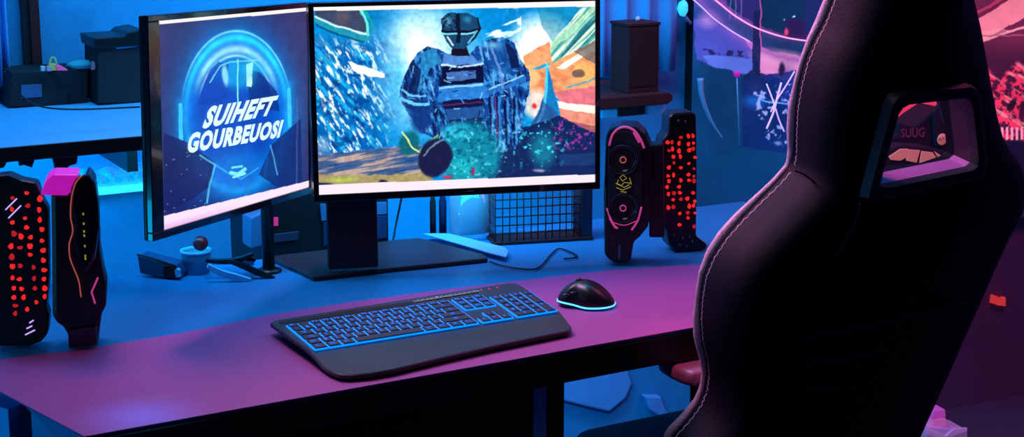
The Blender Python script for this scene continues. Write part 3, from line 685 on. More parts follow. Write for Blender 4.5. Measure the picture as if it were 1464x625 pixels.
prof = [(-1, .055, 0), (-1, .099, 0), (-1, .116, .004), (-1, .122, .022), (-1, .115, .045), (-1, .090, .085), (-.0, .070, 0), (1, .090, -.085), (1, .115, -.045), (1, .122, -.022), (1, .118, -.008), (1, .10, 0), (1, .055, 0), (1, .022, -.006), (1, .006, -.024), (1, -.004, -.055), (.35, -.014, 0), (-.0, -.016, 0), (-.35, -.014, 0), (-1, -.004, .055), (-1, .006, .024), (-1, .022, .006)]
bm = bmesh.new(); rings = []
ts = list(np.linspace(-.46, .51, 78))
for t in ts:
    l, r_ = sL(t), sR(t); c = (l+r_)/2; h = (r_-l)/2
    ring = []
    thin = max(0, 1-abs(t-.165)/.19)**.5 if abs(t-.165) < .19 else 0
    for k_, (side, d, ins) in enumerate(prof):
        if k_ in (5, 7): d -= .045*thin
        if k_ == 6: d -= .045*thin
        s_ = (l+ins) if side == -1 else (r_+ins) if side == 1 else c+side*h
        ring.append(bm.verts.new(CF.w(s_, t, d)))
    rings.append(ring)
for A_, B_ in zip(rings, rings[1:]):
    for k in range(len(prof)):
        f = bm.faces.new((A_[k], A_[(k+1) % len(prof)], B_[(k+1) % len(prof)], B_[k]))
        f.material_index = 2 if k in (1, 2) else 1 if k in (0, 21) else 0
bm.faces.new(rings[0][::-1]); bm.faces.new(rings[-1])
bmesh.ops.recalc_face_normals(bm, faces=bm.faces[:])
# headrest opening cut right through
H_px = [(1250, 262), (1253, 250), (1277, 160), (1283, 151), (1292, 146), (1370, 137), (1378, 140), (1383, 150), (1391, 222), (1390, 234), (1383, 240), (1262, 265)]
H = [CF.hit(x, y, -.014) for x, y in H_px]
me0 = bpy.data.meshes.new('chair_shell'); bm.to_mesh(me0); bm.free(); o0 = bpy.data.objects.new('chair_shell', me0); COL.objects.link(o0)
cb = prism(CF, H, -.2, .3); bmesh.ops.recalc_face_normals(cb, faces=cb.faces[:]); me1 = bpy.data.meshes.new('cut'); cb.to_mesh(me1); cb.free(); o1 = bpy.data.objects.new('cut', me1); COL.objects.link(o1)
md = o0.modifiers.new('b', 'BOOLEAN'); md.object = o1; md.operation = 'DIFFERENCE'; md.solver = 'EXACT'
dg = bpy.context.evaluated_depsgraph_get(); dg.update(); me2 = bpy.data.meshes.new_from_object(o0.evaluated_get(dg))
bpy.data.objects.remove(o0); bpy.data.objects.remove(o1)
me2.name = 'backrest'; me2.materials.clear()
o = obj('backrest', me2, [M['leather'], M['leather_lit_side'], M['rim_lit_edge']], chair, smooth=True); sharp(o, 40)
# raised frame around the opening
hc = (sum(p[0] for p in H)/len(H), sum(p[1] for p in H)/len(H))
bm = bmesh.new(); lay = []
for k, d in ((.99, .022), (.985, -.016), (1.0, -.026), (1.10, -.030), (1.20, -.026), (1.24, -.010)):
    lay.append([bm.verts.new(CF.w(hc[0]+(a-hc[0])*k, hc[1]+(b-hc[1])*(k if k <= 1 else 1+(k-1)*1.35), d)) for a, b in H])
for A_, B_ in zip(lay, lay[1:]):
    for i in range(len(H)): bm.faces.new((A_[i], A_[(i+1) % len(H)], B_[(i+1) % len(H)], B_[i]))
o = obj('headrest_frame', bm, M['bezel'], chair, smooth=True, label='dark plastic frame around the headrest opening'); sharp(o, 50)
# inner lining of the opening, bottom edge coloured for the magenta light
bm = bmesh.new()
lin = [[bm.verts.new(CF.w(hc[0]+(a-hc[0])*.985, hc[1]+(b-hc[1])*.985, d)) for a, b in H] for d in (-.01, .024)]
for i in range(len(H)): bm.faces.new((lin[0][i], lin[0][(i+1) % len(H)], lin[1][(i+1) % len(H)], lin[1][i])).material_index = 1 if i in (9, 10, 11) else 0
obj('opening_lining', bm, [mat('opening_lining', (.05, .014, .04), .5), mat('lining_magenta_lit', (.55, .16, .5), .5)], chair)
# piping down both edges
for side, fn, ins in (('l', sL, .0), ('r', sR, .0)):
    pts = [CF.w(fn(t)+(.0035 if side == 'l' else -.0035), t, .112) for t in np.linspace(-.45, .50, 150)]
    o = obj('piping', tube(pts, .0068, 10, rf=lambda f: 1+.22*math.sin(f*900)), M['piping'], chair, smooth=True, label='pink stitched piping')
pts = [CF.w(sL(t)+.0005, t, .096+.0015*math.sin(t*700)) for t in np.linspace(-.45, .50, 300)]
obj('stitching', tube(pts, .0012, 5), M['piping'], chair, smooth=True, label='pale zigzag stitching')
# seams
def seam(px, d, r=.0014, name='seam'):
    pts = smoothline([CF.px(x, y, d) for x, y in px], 6); obj(name, tube(pts, r, 6), M['bezel'], chair, smooth=True)
seam([(1136, 244), (1150, 250), (1165, 262), (1178, 280), (1187, 300)], .045)
seam([(1150, 481), (1220, 469), (1300, 452), (1380, 432)], -.016, .0022)
seam([(1148, 520), (1200, 513), (1260, 500)], -.016, .0016)
seam([(1150, 558), (1200, 551)], -.016, .0014)
seam([(1230, 290), (1222, 320), (1195, 365)], -.014, .0016)
# seat, armrests, column, five-star base
SF = Frame((0, 0, 0), DY); sc = CF.w(.12, -.46, .06)
def sfp(a, b, z): return Vector((sc.x, sc.y, 0))+U*a+V*b+Vector((0, 0, z))
bm = zprism([(p.x, p.y) for p in [sfp(a, b, 0) for a, b in ((-.21, -.06), (.21, -.06), (.25, .02), (.26, .36), (.20, .44), (-.20, .44), (-.26, .36), (-.25, .02))]], .37, .47, .03, seg=3)
obj('seat', bm, M['leather'], chair, smooth=True)
for sgn in (-1, 1):
    ac = atz(1000, 524, .694); ca = (ac-Vector((sc.x, sc.y, 0))).dot(U); cb_ = (ac-Vector((sc.x, sc.y, 0))).dot(V)
    aa_ = ca if sgn < 0 else -ca
    ar = [sfp(aa_+x, cb_+y, 0) for x, y in ((-.030, -.025), (.035, -.025), (.042, .0), (.043, .03), (.033, .07), (.0, .088), (-.030, .07), (-.036, .03), (-.036, .0))]
    o = obj('armrest', zprism([(p.x, p.y) for p in ar], .670, .696, .009, seg=3), mat('armrest_pad', (.35, .10, .18), .4), chair, smooth=True, label='padded armrest')
    obj('armrest_post', tube([sfp(aa_+.01*sgn*-1, cb_+.01, .68), sfp(aa_+.01*sgn*-1, cb_+.01, .42), sfp(aa_*.75, cb_+.01, .37)], .016, 12), M['black'], chair, smooth=True)
obj('gas_column', lathe(sfp(0, .18, 0), (0, 0, 1), [(0, .09), (.03, .09), (.03, .22), (.02, .225), (.02, .37), (0, .37)]), M['black'], chair, smooth=True)
for k in range(5):
    a = 2*PI*k/5+.4; d = U*math.cos(a)+V*math.sin(a); P = sfp(0, .18, 0)
    lgk = obj('base_leg', tube([P+Vector((0, 0, .11)), P+d*.16+Vector((0, 0, .095)), P+d*.30+Vector((0, 0, .07))], .02, 10, rf=lambda f: 1.2-.5*f), M['black'], chair, smooth=True)
    s2 = d.cross(Vector((0, 0, 1)))
    obj('caster', lathe(P+d*.30+Vector((0, 0, .029)), s2, [(0, -.02), (.022, -.02), (.028, -.015), (.028, .015), (.022, .02), (0, .02)], 20), M['black'], lgk, smooth=True)

# ------------------------------------------------------------------ speakers and red-lit panels
def led_panel(name, label, base_px, outline_px, led_px, yaw, depth, foot_px=None, extra=None, z=.7512):
    b = atz(*base_px, z); F = Frame((b.x, b.y, z), yaw)
    t = thing(name, label, 'led panel', (b.x, b.y, z), 'red LED panels')
    pts = [F.hit(x, y) for x, y in outline_px]
    zmin = min(p[1] for p in pts); pts = [(a, max(b_, .0)) for a, b_ in pts]
    obj('housing', prism(F, pts, 0, depth, .004), M['black'], t)
    for i, (x, y, rx, ry) in enumerate(led_px):
        P = F.hit(x, y); s = F.hit(x+rx, y)[0]-P[0]; s2 = P[1]-F.hit(x, y+ry)[1]
        pl = [(P[0]+s*math.cos(q)*(1+.2*math.sin(3*q+i)), P[1]+s2*math.sin(q)*(1+.15*math.cos(2*q+i))) for q in np.linspace(0, 2*PI, 9)[:-1]]
        obj('red_light', prism(F, pl, -.0018, .001), M['redled'] if i % 4 else M['redled2'], t)
    return t, F
r2 = random.Random(4)
leds = []
for (x, y) in [(18, 283), (38, 276), (17, 299), (57, 284), (40, 294), (18, 318), (36, 312), (56, 300), (20, 334), (38, 325), (57, 314), (16, 352), (29, 354), (60, 328), (43, 364), (60, 344), (17, 367), (44, 339), (62, 358), (18, 381), (29, 380), (62, 372), (18, 397), (28, 399), (49, 398), (20, 412), (31, 413), (63, 386), (50, 412), (20, 425), (34, 425), (63, 399), (22, 437), (52, 432), (64, 412), (39, 442), (22, 448), (64, 424), (43, 352), (30, 338), (48, 382)]:
    leds.append((x, y, 2.7+r2.random()*1.6, 2.5+r2.random()*2.2))
tl, FL = led_panel('led_panel', 'black upright panel dotted with red lights at the far left of the desk', (33, 496), [(-6, 252), (12, 250), (30, 258), (52, 262), (55, 270), (62, 290), (68, 300), (69, 400), (66, 440), (70, 452), (68, 478), (58, 490), (40, 496), (-6, 496)], leds, 8, .035)
for (p0, p1) in (((8, 300), (24, 284)), ((12, 312), (30, 294)), ((38, 470), (46, 466)), ((36, 479), (50, 472)), ((42, 462), (48, 458))):
    obj('glint_strip', tube([FL.px(*p0, -.001), FL.px(*p1, -.001)], .0011, 6), M['neonpale'], tl, label='small lilac glint made as a glowing strip')  # glints on the panel, modelled as glowing strips
leds = []
for y in range(196, 325, 9):
    for x in (955, 962, 972, 984, 992):
        if r2.random() < (.85 if x in (955, 992) else .62): leds.append((x+r2.uniform(-1.5, 1.5), y+r2.uniform(-2, 2), 1.9+r2.random()*1.1, 1.9+r2.random()*1.7))
tr, FR = led_panel('led_panel', 'black upright panel dotted with red lights right of the speaker cones', (975, 361), [(946, 232), (948, 200), (956, 190), (957, 168), (963, 162), (990, 160), (996, 164), (997, 250), (996, 338), (1012, 350), (1010, 357), (985, 361), (966, 360), (957, 350), (953, 330), (947, 320)], leds, 14, .045, z=.7488)
for x, y in ((970, 173), (980, 174), (965, 336), (976, 340), (986, 338), (990, 345), (972, 350), (982, 352)):
    P = FR.px(x, y, -.0005); obj('glint_stud', ellipsoid(P, .0014, .0014, .0024, seg=8), M['screw'], tr, smooth=True)

# left tower speaker with magenta top
b = atz(118, 499, .7512); TF = Frame((b.x, b.y, .7512), 12)
tw = thing('speaker', 'tall black angular speaker with magenta top plate beside the left red-lit panel', 'speaker', (b.x, b.y, .7512), 'desk speakers')
obj('body', ppx(TF, [(73, 275), (114, 279), (120, 262), (126, 248), (136, 262), (141, 300), (143, 360), (148, 390), (153, 412), (152, 440), (146, 447), (140, 493), (122, 497), (100, 499), (97, 480), (90, 468), (80, 462), (75, 450), (74, 350), (73, 290)], 0, .07, .006), M['black'], tw)
obj('side_shell', ppx(TF, [(101, 270), (108, 255), (122, 249), (133, 256), (140, 285), (142, 330), (136, 372), (124, 392), (112, 372), (102, 340), (106, 320), (101, 300)], -.010, 0, .005), M['gloss'], tw)
obj('top_plate', ppx(TF, [(58, 279), (66, 258), (76, 250), (113, 250), (101, 274), (96, 280)], -.006, .05, .002), M['magenta'], tw, label='glossy magenta top plate')
bm = tube(smoothline([TF.px(x, y, -.011) for x, y in ((118, 250), (108, 262), (102, 285), (101, 310), (104, 330), (99, 350), (101, 372), (112, 400), (116, 425))], 5), .0011, 6)
obj('edge_trim', bm, M['orangetrim'], tw, smooth=True, label='thin orange edge trim')
bm = tube([TF.px(x, y, -.002) for x, y in ((140, 397), (131, 418), (136, 434))], .0016, 6); obj('edge_trim', bm, M['pinktrim'], tw, smooth=True, label='pink chevron trim')
for y in (306, 320, 331, 337, 352, 366, 370):
    P = TF.hit(119+(y-306)*.05, y, -.011); obj('indicator_light', fbox(TF, P[0]-.0012, P[0]+.0012, P[1]-.0016, P[1]+.0016, -.0118, -.010), M['yellow'], tw)
obj('foot', ppx(TF, [(97, 470), (138, 464), (140, 494), (98, 499)], -.004, .06, .003), M['gloss'], tw)

# right speaker with two cones
b = atz(893, 379, .7512); PF = Frame((b.x, b.y, .7512), -6)
sp_ = thing('speaker', 'black speaker with two round cones, pink trim and yellow emblem right of the main monitor', 'speaker', (b.x, b.y, .7512), 'desk speakers')
o = obj('body', ppx(PF, [(866, 195), (873, 184), (888, 180), (910, 181), (922, 192), (930, 210), (932, 300), (926, 325), (914, 340), (906, 346), (902, 372), (893, 378), (874, 375), (864, 365), (863, 280)], 0, .065, .005), M['black'], sp_)
obj('rear_block', ppx(PF, [(928, 208), (948, 206), (950, 340), (928, 340)], .02, .06, .003), M['black'], sp_)
obj('face_plate', ppx(PF, [(868, 210), (877, 190), (892, 186), (908, 190), (918, 210), (920, 300), (910, 328), (894, 334), (878, 326), (868, 300)], -.006, 0, .004), M['blackm'], sp_)
for cy, rr_, lab, mt in ((228, 21, 'upper cone with amber centre', 'orangetrim'), (297, 21, 'lower cone with pink centre', 'pinktrim')):
    c_ = PF.px(891, cy, -.006); s = abs(PF.hit(891+rr_, cy, -.006)[0]-PF.hit(891, cy, -.006)[0])
    cone = obj('speaker_cone', lathe(c_, -PF.N, [(s, 0), (s*1.0, .004), (s*.90, .005), (s*.80, .001), (s*.45, -.004), (s*.40, -.002), (s*.25, .001), (0, .002)], 32), M['gloss'], sp_, smooth=True, label=lab)
    obj('dust_cap', lathe(c_+PF.U*.001, -PF.N, [(s*.36, .0), (s*.30, .0035), (s*.15, .0048), (0, .005)], 20), M['maroon'], cone, smooth=True)
    obj('cap_ring', tube([c_-PF.N*.005+(PF.U*math.cos(q)+PF.W*math.sin(q))*s*.20 for q in np.linspace(0, 2*PI, 17)[:-1]], .0011, 6, closed=True), M[mt], cone, smooth=True)
    obj('cone_rim', tube([c_-PF.N*.004+(PF.U*math.cos(q)+PF.W*math.sin(q))*s for q in np.linspace(0, 2*PI, 33)[:-1]], .0012, 6, closed=True), M['bezel'], cone, smooth=True)
for px_, r_ in (([(871, 208), (876, 192), (886, 183), (897, 182), (908, 188), (916, 200), (921, 212)], .0022), ([(868, 298), (875, 318), (883, 327)], .002), ([(917, 296), (912, 315), (903, 329)], .002), ([(876, 318), (893, 322), (910, 316)], .0010), ([(906, 189), (914, 204)], .0022), ([(872, 312), (880, 326)], .0022)):
    obj('pink_trim', tube(smoothline([PF.px(x, y, -.007) for x, y in px_], 5), r_, 6), M['pinktrim'], sp_, smooth=True, label='pink lit trim')
em = obj('emblem_plate', ppx(PF, [(879, 252), (886, 247), (898, 247), (904, 254), (905, 270), (900, 276), (884, 276), (879, 270)], -.008, -.006, .0006), M['black'], sp_)
bm = tube([PF.px(x, y, -.0086) for x, y in ((891, 250), (886, 254), (890, 259), (896, 255), (891, 250))], .0007, 5)
for pl in (((880, 262), (888, 266), (892, 261), (903, 262)), ((881, 268), (890, 272), (902, 267)), ((884, 257), (882, 264)), ((900, 254), (903, 264)), ((887, 274), (896, 275)), ((884, 263), (892, 268), (900, 264))):
    tube([PF.px(x, y, -.0086) for x, y in pl], .0006, 5, bm)
obj('emblem', bm, M['yellow'], em, label='yellow line emblem')
obj('foot_mark', fbox(PF, PF.hit(884, 360)[0], PF.hit(887, 360)[0], PF.hit(884, 370)[1], PF.hit(884, 350)[1], -.001, .001), M['bluegrey'], sp_)

# ------------------------------------------------------------------ left wall shelf and what stands on it
def G(x, y, z, yaw=28): return Frame(atz(x, y, z), yaw)
zs = WF.hit(100, 203, -.5)[1]
sa0 = WF.hit(-60, 200, -.5)[0]; sa1 = WF.hit(330, 190, -.5)[0]
sh = thing('wall_shelf', 'long blue shelf board with dark front edge above the left speaker', 'shelf', WF.w((sa0+sa1)/2, zs, -.25))
obj('board', fbox(WF, sa0, sa1, zs-.022, zs, -.497, -.001, .001), mat('shelf_blue', (.10, .42, .75), .45), sh)
obj('front_edge', fbox(WF, sa0, sa1, zs-.024, zs-.0005, -.503, -.4975, .001), M['black'], sh, label='black front edge strip')
for pts in ([(74, 222), (112, 220), (110, 234), (98, 238), (97, 248), (80, 248), (78, 236)], [(26, 224), (52, 222), (46, 240), (34, 236), (28, 238)], [(-4, 225), (14, 224), (6, 240), (-4, 241)]):
    obj('bracket', ppx(WF, pts, -.44, -.43, .001), M['black'], sh)
obj('bracket', fbox(WF, sa1-.1, sa1-.08, zs-.12, zs-.022, -.2, 0), M['black'], sh)
q = G(75, 151, zs); ctop = q.hit(75, 100)[1]+q.o.z
cn = thing('media_console', 'low dark console box on the left wall shelf with small toys on top', 'console', q.o)
obj('housing', ppx(q, [(16, 103), (126, 98), (126, 150), (100, 151), (12, 153)], 0, .09, .002), M['blackm'], cn)
obj('panel', ppx(q, [(30, 122), (60, 120), (60, 139), (30, 141)], -.002, 0, .001), M['bluegrey'], cn, label='dull blue front panel')
obj('panel', ppx(q, [(98, 134), (100, 134), (100, 151), (98, 151)], -.002, 0), M['desk_dark'], cn)
o = obj('cable', tube(smoothline([WF.px(x, y, -.42) for x, y in ((6, 102), (14, 116), (26, 132), (42, 146), (62, 153), (90, 156), (130, 156), (200, 153))], 5), .0016, 6), M['black'], smooth=True)
setp(o, 'thin black cable sagging in front of the dark console on the shelf', 'cable')
q = G(172, 149, zs)
bx = thing('storage_box', 'dark storage box with overhanging lid at the right end of the shelf', 'box', q.o)
obj('body', ppx(q, [(138, 66), (206, 62), (206, 147), (140, 149)], 0, .09, .003), M['blackm'], bx)
obj('lid', ppx(q, [(134, 55), (178, 52), (184, 46), (206, 42), (206, 66), (136, 70)], -.006, .095, .002), M['black'], bx)
obj('stripe', ppx(q, [(166, 66), (196, 62), (196, 67), (166, 70)], -.0025, .0, .0005), M['bluefab'], bx, label='blue label stripe')
def small(name, label, cat, pts, d0, d1, m, base, z, bev=.001, group=None, yaw=28):
    F = G(*base, z, yaw); P = [(a, max(b_, .0003)) for a, b_ in [F.hit(x, y, min(d0, d1)) for x, y in pts]]
    o = obj(name, prism(F, P, d0, d1, bev), m); setp(o, label, cat, group); return o, F
F = G(76, 100.5, ctop)
gb = thing('toy_handbag', 'tiny yellow-green handbag with arched handle on the shelf console', 'toy', F.o)
obj('bag', ppx(F, [(69, 101), (71, 92), (80, 91), (82, 101)], 0, .012, .001), M['green'], gb)
obj('handle', tube(smoothline([F.px(x, y, .006) for x, y in ((71, 93), (72, 86), (75, 82), (79, 84), (81, 92))], 5), .0016, 6), M['green'], gb, smooth=True)
small('toy_car', 'tiny pink toy car on the shelf console right of the green handbag', 'toy', [(82, 101), (81, 95), (86, 93), (91, 96), (96, 99), (97, 101)], -.01, .006, M['pinktoy'], (88, 101), ctop)
small('toy_block', 'tiny cream block, leftmost of the toys on the shelf console', 'toy block', [(59, 102), (59, 95), (65, 95), (65, 102)], -.008, .002, M['cream'], (62, 102), ctop, group='toy blocks')
small('toy_block', 'tiny pinkish block between the cream block and the pink toy car', 'toy block', [(67, 102), (67, 95), (74, 95), (74, 102)], -.008, .002, mat('block_pink', (.75, .35, .45), .5), (70, 102), ctop, group='toy blocks')
o = obj('folded_cloth', ellipsoid(atz(110, 99, ctop)+Vector((0, .03, .004)), .026, .02, .009, rot=.5, jit=.08), mat('teal_cloth', (.06, .42, .50), .7), smooth=True); setp(o, 'low teal folded cloth between toy car and storage box', 'cloth')
small('figurine', 'tiny dark pink figurine against the storage box on the shelf', 'figurine', [(130, 100), (130, 92), (132, 88), (135, 88), (137, 93), (136, 100)], -.004, .004, mat('fig_pink', (.45, .12, .18), .5), (133, 100), zs+.049 if False else ctop)
# frame post and curtain left of it
o = obj('trim_1', fbox(WF, WF.hit(45, 60, -.03)[0], WF.hit(59, 60, -.03)[0], WF.hit(50, 100, -.03)[1], 1.9, -.03, 0, .001), M['maroon']); setp(o, kind='structure')
o = obj('trim_2', fbox(WF, WF.hit(35, 60, -.025)[0], WF.hit(45, 60, -.025)[0]-.0005, WF.hit(50, 100, -.025)[1], 1.9, -.02, 0, .001), M['blackm']); setp(o, kind='structure')
def curtain(name, label, x0, x1, y, d, zlo, zhi, n, m, amp=.012):
    a0 = WF.hit(x0, y, d)[0]; a1 = WF.hit(x1, y, d)[0]; bm = bmesh.new(); K_ = n*10; R0 = []
    for off in (0, .004):
        R0.append([[bm.verts.new(WF.w(a0+(a1-a0)*i/K_, z, d+off+amp*math.sin(2*PI*i/10+.5*math.sin(i*.7))*(1-.25*(z-zlo)))) for z in np.linspace(zlo, zhi, 8)] for i in range(K_+1)])
    for L_, fl_ in ((R0[0], 1), (R0[1], 0)):
        for i in range(K_):
            for j in range(7):
                f = (L_[i][j], L_[i+1][j], L_[i+1][j+1], L_[i][j+1]); bm.faces.new(f if fl_ else f[::-1])
    for i in range(K_):
        for j in (0, 7): bm.faces.new((R0[0][i][j], R0[0][i+1][j], R0[1][i+1][j], R0[1][i][j]))
    for i in (0, K_):
        for j in range(7): bm.faces.new((R0[0][i][j], R0[0][i][j+1], R0[1][i][j+1], R0[1][i][j]))
    o = obj(name, bm, m, smooth=True); setp(o, label, 'curtain', 'pleated blue curtains'); return o
curtain('curtain', 'pleated blue curtain at the far left above the shelf', -40, 12, 60, -.04, zs+.002, 1.9, 5, M['bluefab'])
curtain('curtain', 'pleated blue curtain behind the maroon box right of the main monitor', 800, 966, 60, -.045, WF.hit(905, 137, -.30)[1]+.003, 1.9, 5, M['bluefab'], .010)
# light bar under the shelf
F = WF
o = obj('light_bar', fbox(WF, WF.hit(110, 270, -.06)[0], WF.hit(300, 270, -.06)[0], WF.hit(170, 277, -.06)[1], WF.hit(170, 270, -.06)[1], -.06, 0, .002), M['cyanled']); setp(o, 'thin cyan light bar on the wall under the shelf', 'light bar')
bm = bmesh.new(); a0 = WF.hit(116, 250, -.05)[0]; a1 = WF.hit(300, 250, -.05)[0]; b0_ = WF.hit(170, 269.5, -.06)[1]
gr = []; NX, NY = 40, 8
for i in range(NX+1):
    gr.append([bm.verts.new(WF.w(a0+(a1-a0)*i/NX, b0_+.036*j/NY+.004*math.sin(i*.9)*(j/NY), -.03-.022*math.sin(PI*j/NY)-.006*math.sin(i*1.7+j)*math.sin(PI*j/NY))) for j in range(NY+1)])
gr2 = [[bm.verts.new(WF.w(a0+(a1-a0)*i/NX, b0_+.036*j/NY, -.001)) for j in (0, NY)] for i in range(NX+1)]
for i in range(NX):
    for j in range(NY): bm.faces.new((gr[i][j], gr[i+1][j], gr[i+1][j+1], gr[i][j+1]))
    bm.faces.new((gr[i][0], gr2[i][0], gr2[i+1][0], gr[i+1][0])); bm.faces.new((gr[i][NY], gr[i+1][NY], gr2[i+1][1], gr2[i][1]))
o = obj('plastic_wrap_roll', bm, mat('wrap_blue', (.12, .55, .85), .15, coat=.6, bump=.5, nscale=25)); setp(o, 'crinkled glossy blue wrap lying along the cyan light bar', 'plastic roll')

# ------------------------------------------------------------------ small things on the desk, left
ZD = .7487
q = G(228, 398, ZD, -14)
wb = thing('pen_tray', 'dark blue wedge-shaped tray with reddish rim on the desk under the left monitor', 'tray', q.o)
obj('body', ppx(q, [(196, 366), (250, 380), (257, 391), (257, 397), (236, 398), (200, 391)], 0, .04, .002), mat('tray_blue', (.02, .05, .14), .4), wb)
obj('rim', tube([q.px(x, y, -.001) for x, y in ((196, 364), (222, 371), (250, 380), (258, 390))], .0017, 6), M['maroon'], wb, smooth=True, label='reddish rim')
obj('clip', ppx(q, [(234, 380), (244, 379), (250, 386), (250, 396), (236, 397), (232, 390)], -.005, 0, .001), M['maroon'], wb)
small('eraser', 'small pale blue knob-shaped eraser at the right end of the wedge tray', 'eraser', [(251, 397), (249, 388), (252, 384), (256, 386), (257, 397)], -.012, -.004, M['paleblue'], (252, 398), ZD, yaw=-14)
q = G(280, 395, ZD, 10)
pot = thing('desk_pot', 'squat grey pot with pale rim on the desk below the left monitor', 'pot', q.o)
rr_ = abs(q.hit(303, 394)[0]-q.hit(259, 394)[0])/2; cc = q.w((q.hit(303, 394)[0]+q.hit(259, 394)[0])/2, 0, rr_)
hh = q.hit(280, 362)[1]
obj('body', lathe(cc, (0, 0, 1), [(0, .0005), (rr_*.86, .0005), (rr_*.98, hh*.8), (rr_*.98, hh*.92), (rr_*.9, hh*.92), (rr_*.88, hh*.75), (0, hh*.75)], 28), mat('pot_grey', (.22, .26, .42), .5), pot, smooth=True)
obj('rim', lathe(cc, (0, 0, 1), [(rr_*.99, hh*.88), (rr_*1.04, hh*.9), (rr_*1.04, hh*1.0), (rr_*.90, hh*1.0), (rr_*.88, hh*.9)], 28), M['paleblue'], pot, smooth=True)
bc = cc+Vector((.010, -.006, hh*.92+.016))
bl = obj('ball', ellipsoid(bc, .0135, .0135, .0135), M['redball'], smooth=True); setp(bl, 'small glossy dark red ball sitting in the grey pot', 'ball')
# forked black stand
q = G(345, 398, ZD, 10)
ft = thing('folding_stand', 'black forked folding stand lying open between grey pot and monitor foot', 'stand', q.o)
def blade(pts, w, m, name='arm', d=(0, .012)):
    P = smoothline([Vector((*q.hit(x, y), 0)) for x, y in pts], 5); n = len(P); L_ = []; R_ = []
    for i in range(n):
        t = (P[min(i+1, n-1)]-P[max(i-1, 0)]).normalized(); s_ = Vector((-t.y, t.x, 0)); ww = w*(.35+.65*math.sin(PI*(.12+.76*i/(n-1))))
        L_.append(P[i]+s_*ww); R_.append(P[i]-s_*ww)
    obj(name, prism(q, [(p.x, max(p.y, .0004)) for p in L_+R_[::-1]], d[0], d[1], 0), m, ft)
blade([(294, 373), (315, 375), (340, 373), (362, 364)], .0042, M['black'])
blade([(328, 372), (350, 380), (372, 390), (392, 397)], .0048, M['black'], d=(-.012, -.001))
blade([(297, 376), (315, 386), (340, 393), (358, 397)], .0052, M['paleblue'], 'blade', d=(-.024, -.013))
blade([(345, 372), (355, 373), (366, 375)], .0035, M['maroon'], 'blade', d=(.013, .02))
blade([(338, 375), (350, 378), (364, 381)], .006, M['paleblue'], 'blade', d=(.02, .026))

# ------------------------------------------------------------------ behind the monitors
q = Frame(bk0+bdir*.0+Vector((-math.sin(math.radians(27.6)), math.cos(math.radians(27.6)), 0))*.012, 27.6)
q = Frame((q.o.x, q.o.y, 0), 27.6)
cb = thing('media_cabinet', 'black floor cabinet with a small magenta lit square, seen under the gap between monitors', 'cabinet', q.w(q.hit(470, 350)[0], 0, .1))
ca0, ca1 = q.hit(384, 340)[0], q.hit(556, 330)[0]; ct_ = q.hit(470, 240)[1]
obj('body', fbox(q, ca0, ca1, 0, ct_, 0, .22, .003), M['desk_dark'], cb)
obj('lit_square', ppx(q, [(386, 312), (398, 311), (398, 323), (386, 324)], -.004, 0, .0005), mat('magenta_led', (.6, .02, .15), .4, emi=(.8, .03, .16, 1), es=.5), cb, label='magenta lit square')
obj('drawer_front', ppx(q, [(386, 336), (428, 331), (427, 343), (386, 348)], -.004, 0, .0008), mat('drawer_grey', (.03, .03, .06), .5), cb)
obj('shelf_panel', ppx(q, [(458, 292), (553, 289), (553, 306), (460, 316)], -.003, 0, .0005), M['bluegrey'], cb)
obj('shelf_panel', ppx(q, [(463, 318), (530, 309), (553, 308), (553, 340), (463, 352)], -.003, 0, .0005), mat('navy_panel', (.012, .03, .09), .4), cb)
obj('side_panel', ppx(q, [(359, 312), (384, 300), (384, 345), (372, 352), (359, 356)], .001, .05, .002), M['bluegrey'], cb)
o = obj('cable', tube(smoothline([Vector(atz(562, 345, .752)), WF.px(566, 322, -.2), WF.px(573, 288, -.2), WF.px(580, 250, -.2)], 6), .0022, 6), M['blackm'], smooth=True); setp(o, 'black cable rising behind the main monitor left of the dark bottle', 'cable')
for (x, w_, yb, lab, mt) in ((619, 9, 339, 'slim dark bottle behind the monitor foot, left of its twin', 'brownwire'), (633, 11, 337, 'slim dark bottle behind the monitor foot, beside the glass vase', 'tray')):
    P = atz(x, yb, ZD); r_ = w_/2/2450*P.y*1.02
    o = obj('bottle', lathe(P+Vector((0, r_, 0)), (0, 0, 1), [(0, 0), (r_, 0), (r_, .065), (r_*.5, .08), (r_*.45, .105), (0, .105)], 20), M['brownwire'] if mt != 'tray' else mat('bottle_navy', (.01, .02, .07), .3), smooth=True); setp(o, lab, 'bottle', 'dark bottles')
P = atz(672, 345, ZD); r_ = 31/2450*P.y; P = P+Vector((0, r_, 0))
vs_ = thing('glass_vase', 'wide clear glass vase behind the main monitor left of the wire basket', 'vase', P)
obj('body', lathe(P, (0, 0, 1), [(0, .0005), (r_*.94, .0005), (r_, .01), (r_, .10), (r_*.94, .10), (r_*.93, .012), (0, .008)], 40), mat('vase_glass', (.35, .75, 1), .08, trans=.75), vs_, smooth=True)
o = obj('candle', lathe(P+Vector((-.012, 0, .0085)), (0, 0, 1), [(0, 0), (.008, 0), (.008, .035), (0, .036)], 20), M['white'], smooth=True); setp(o, 'short pale candle standing inside the glass vase', 'candle')
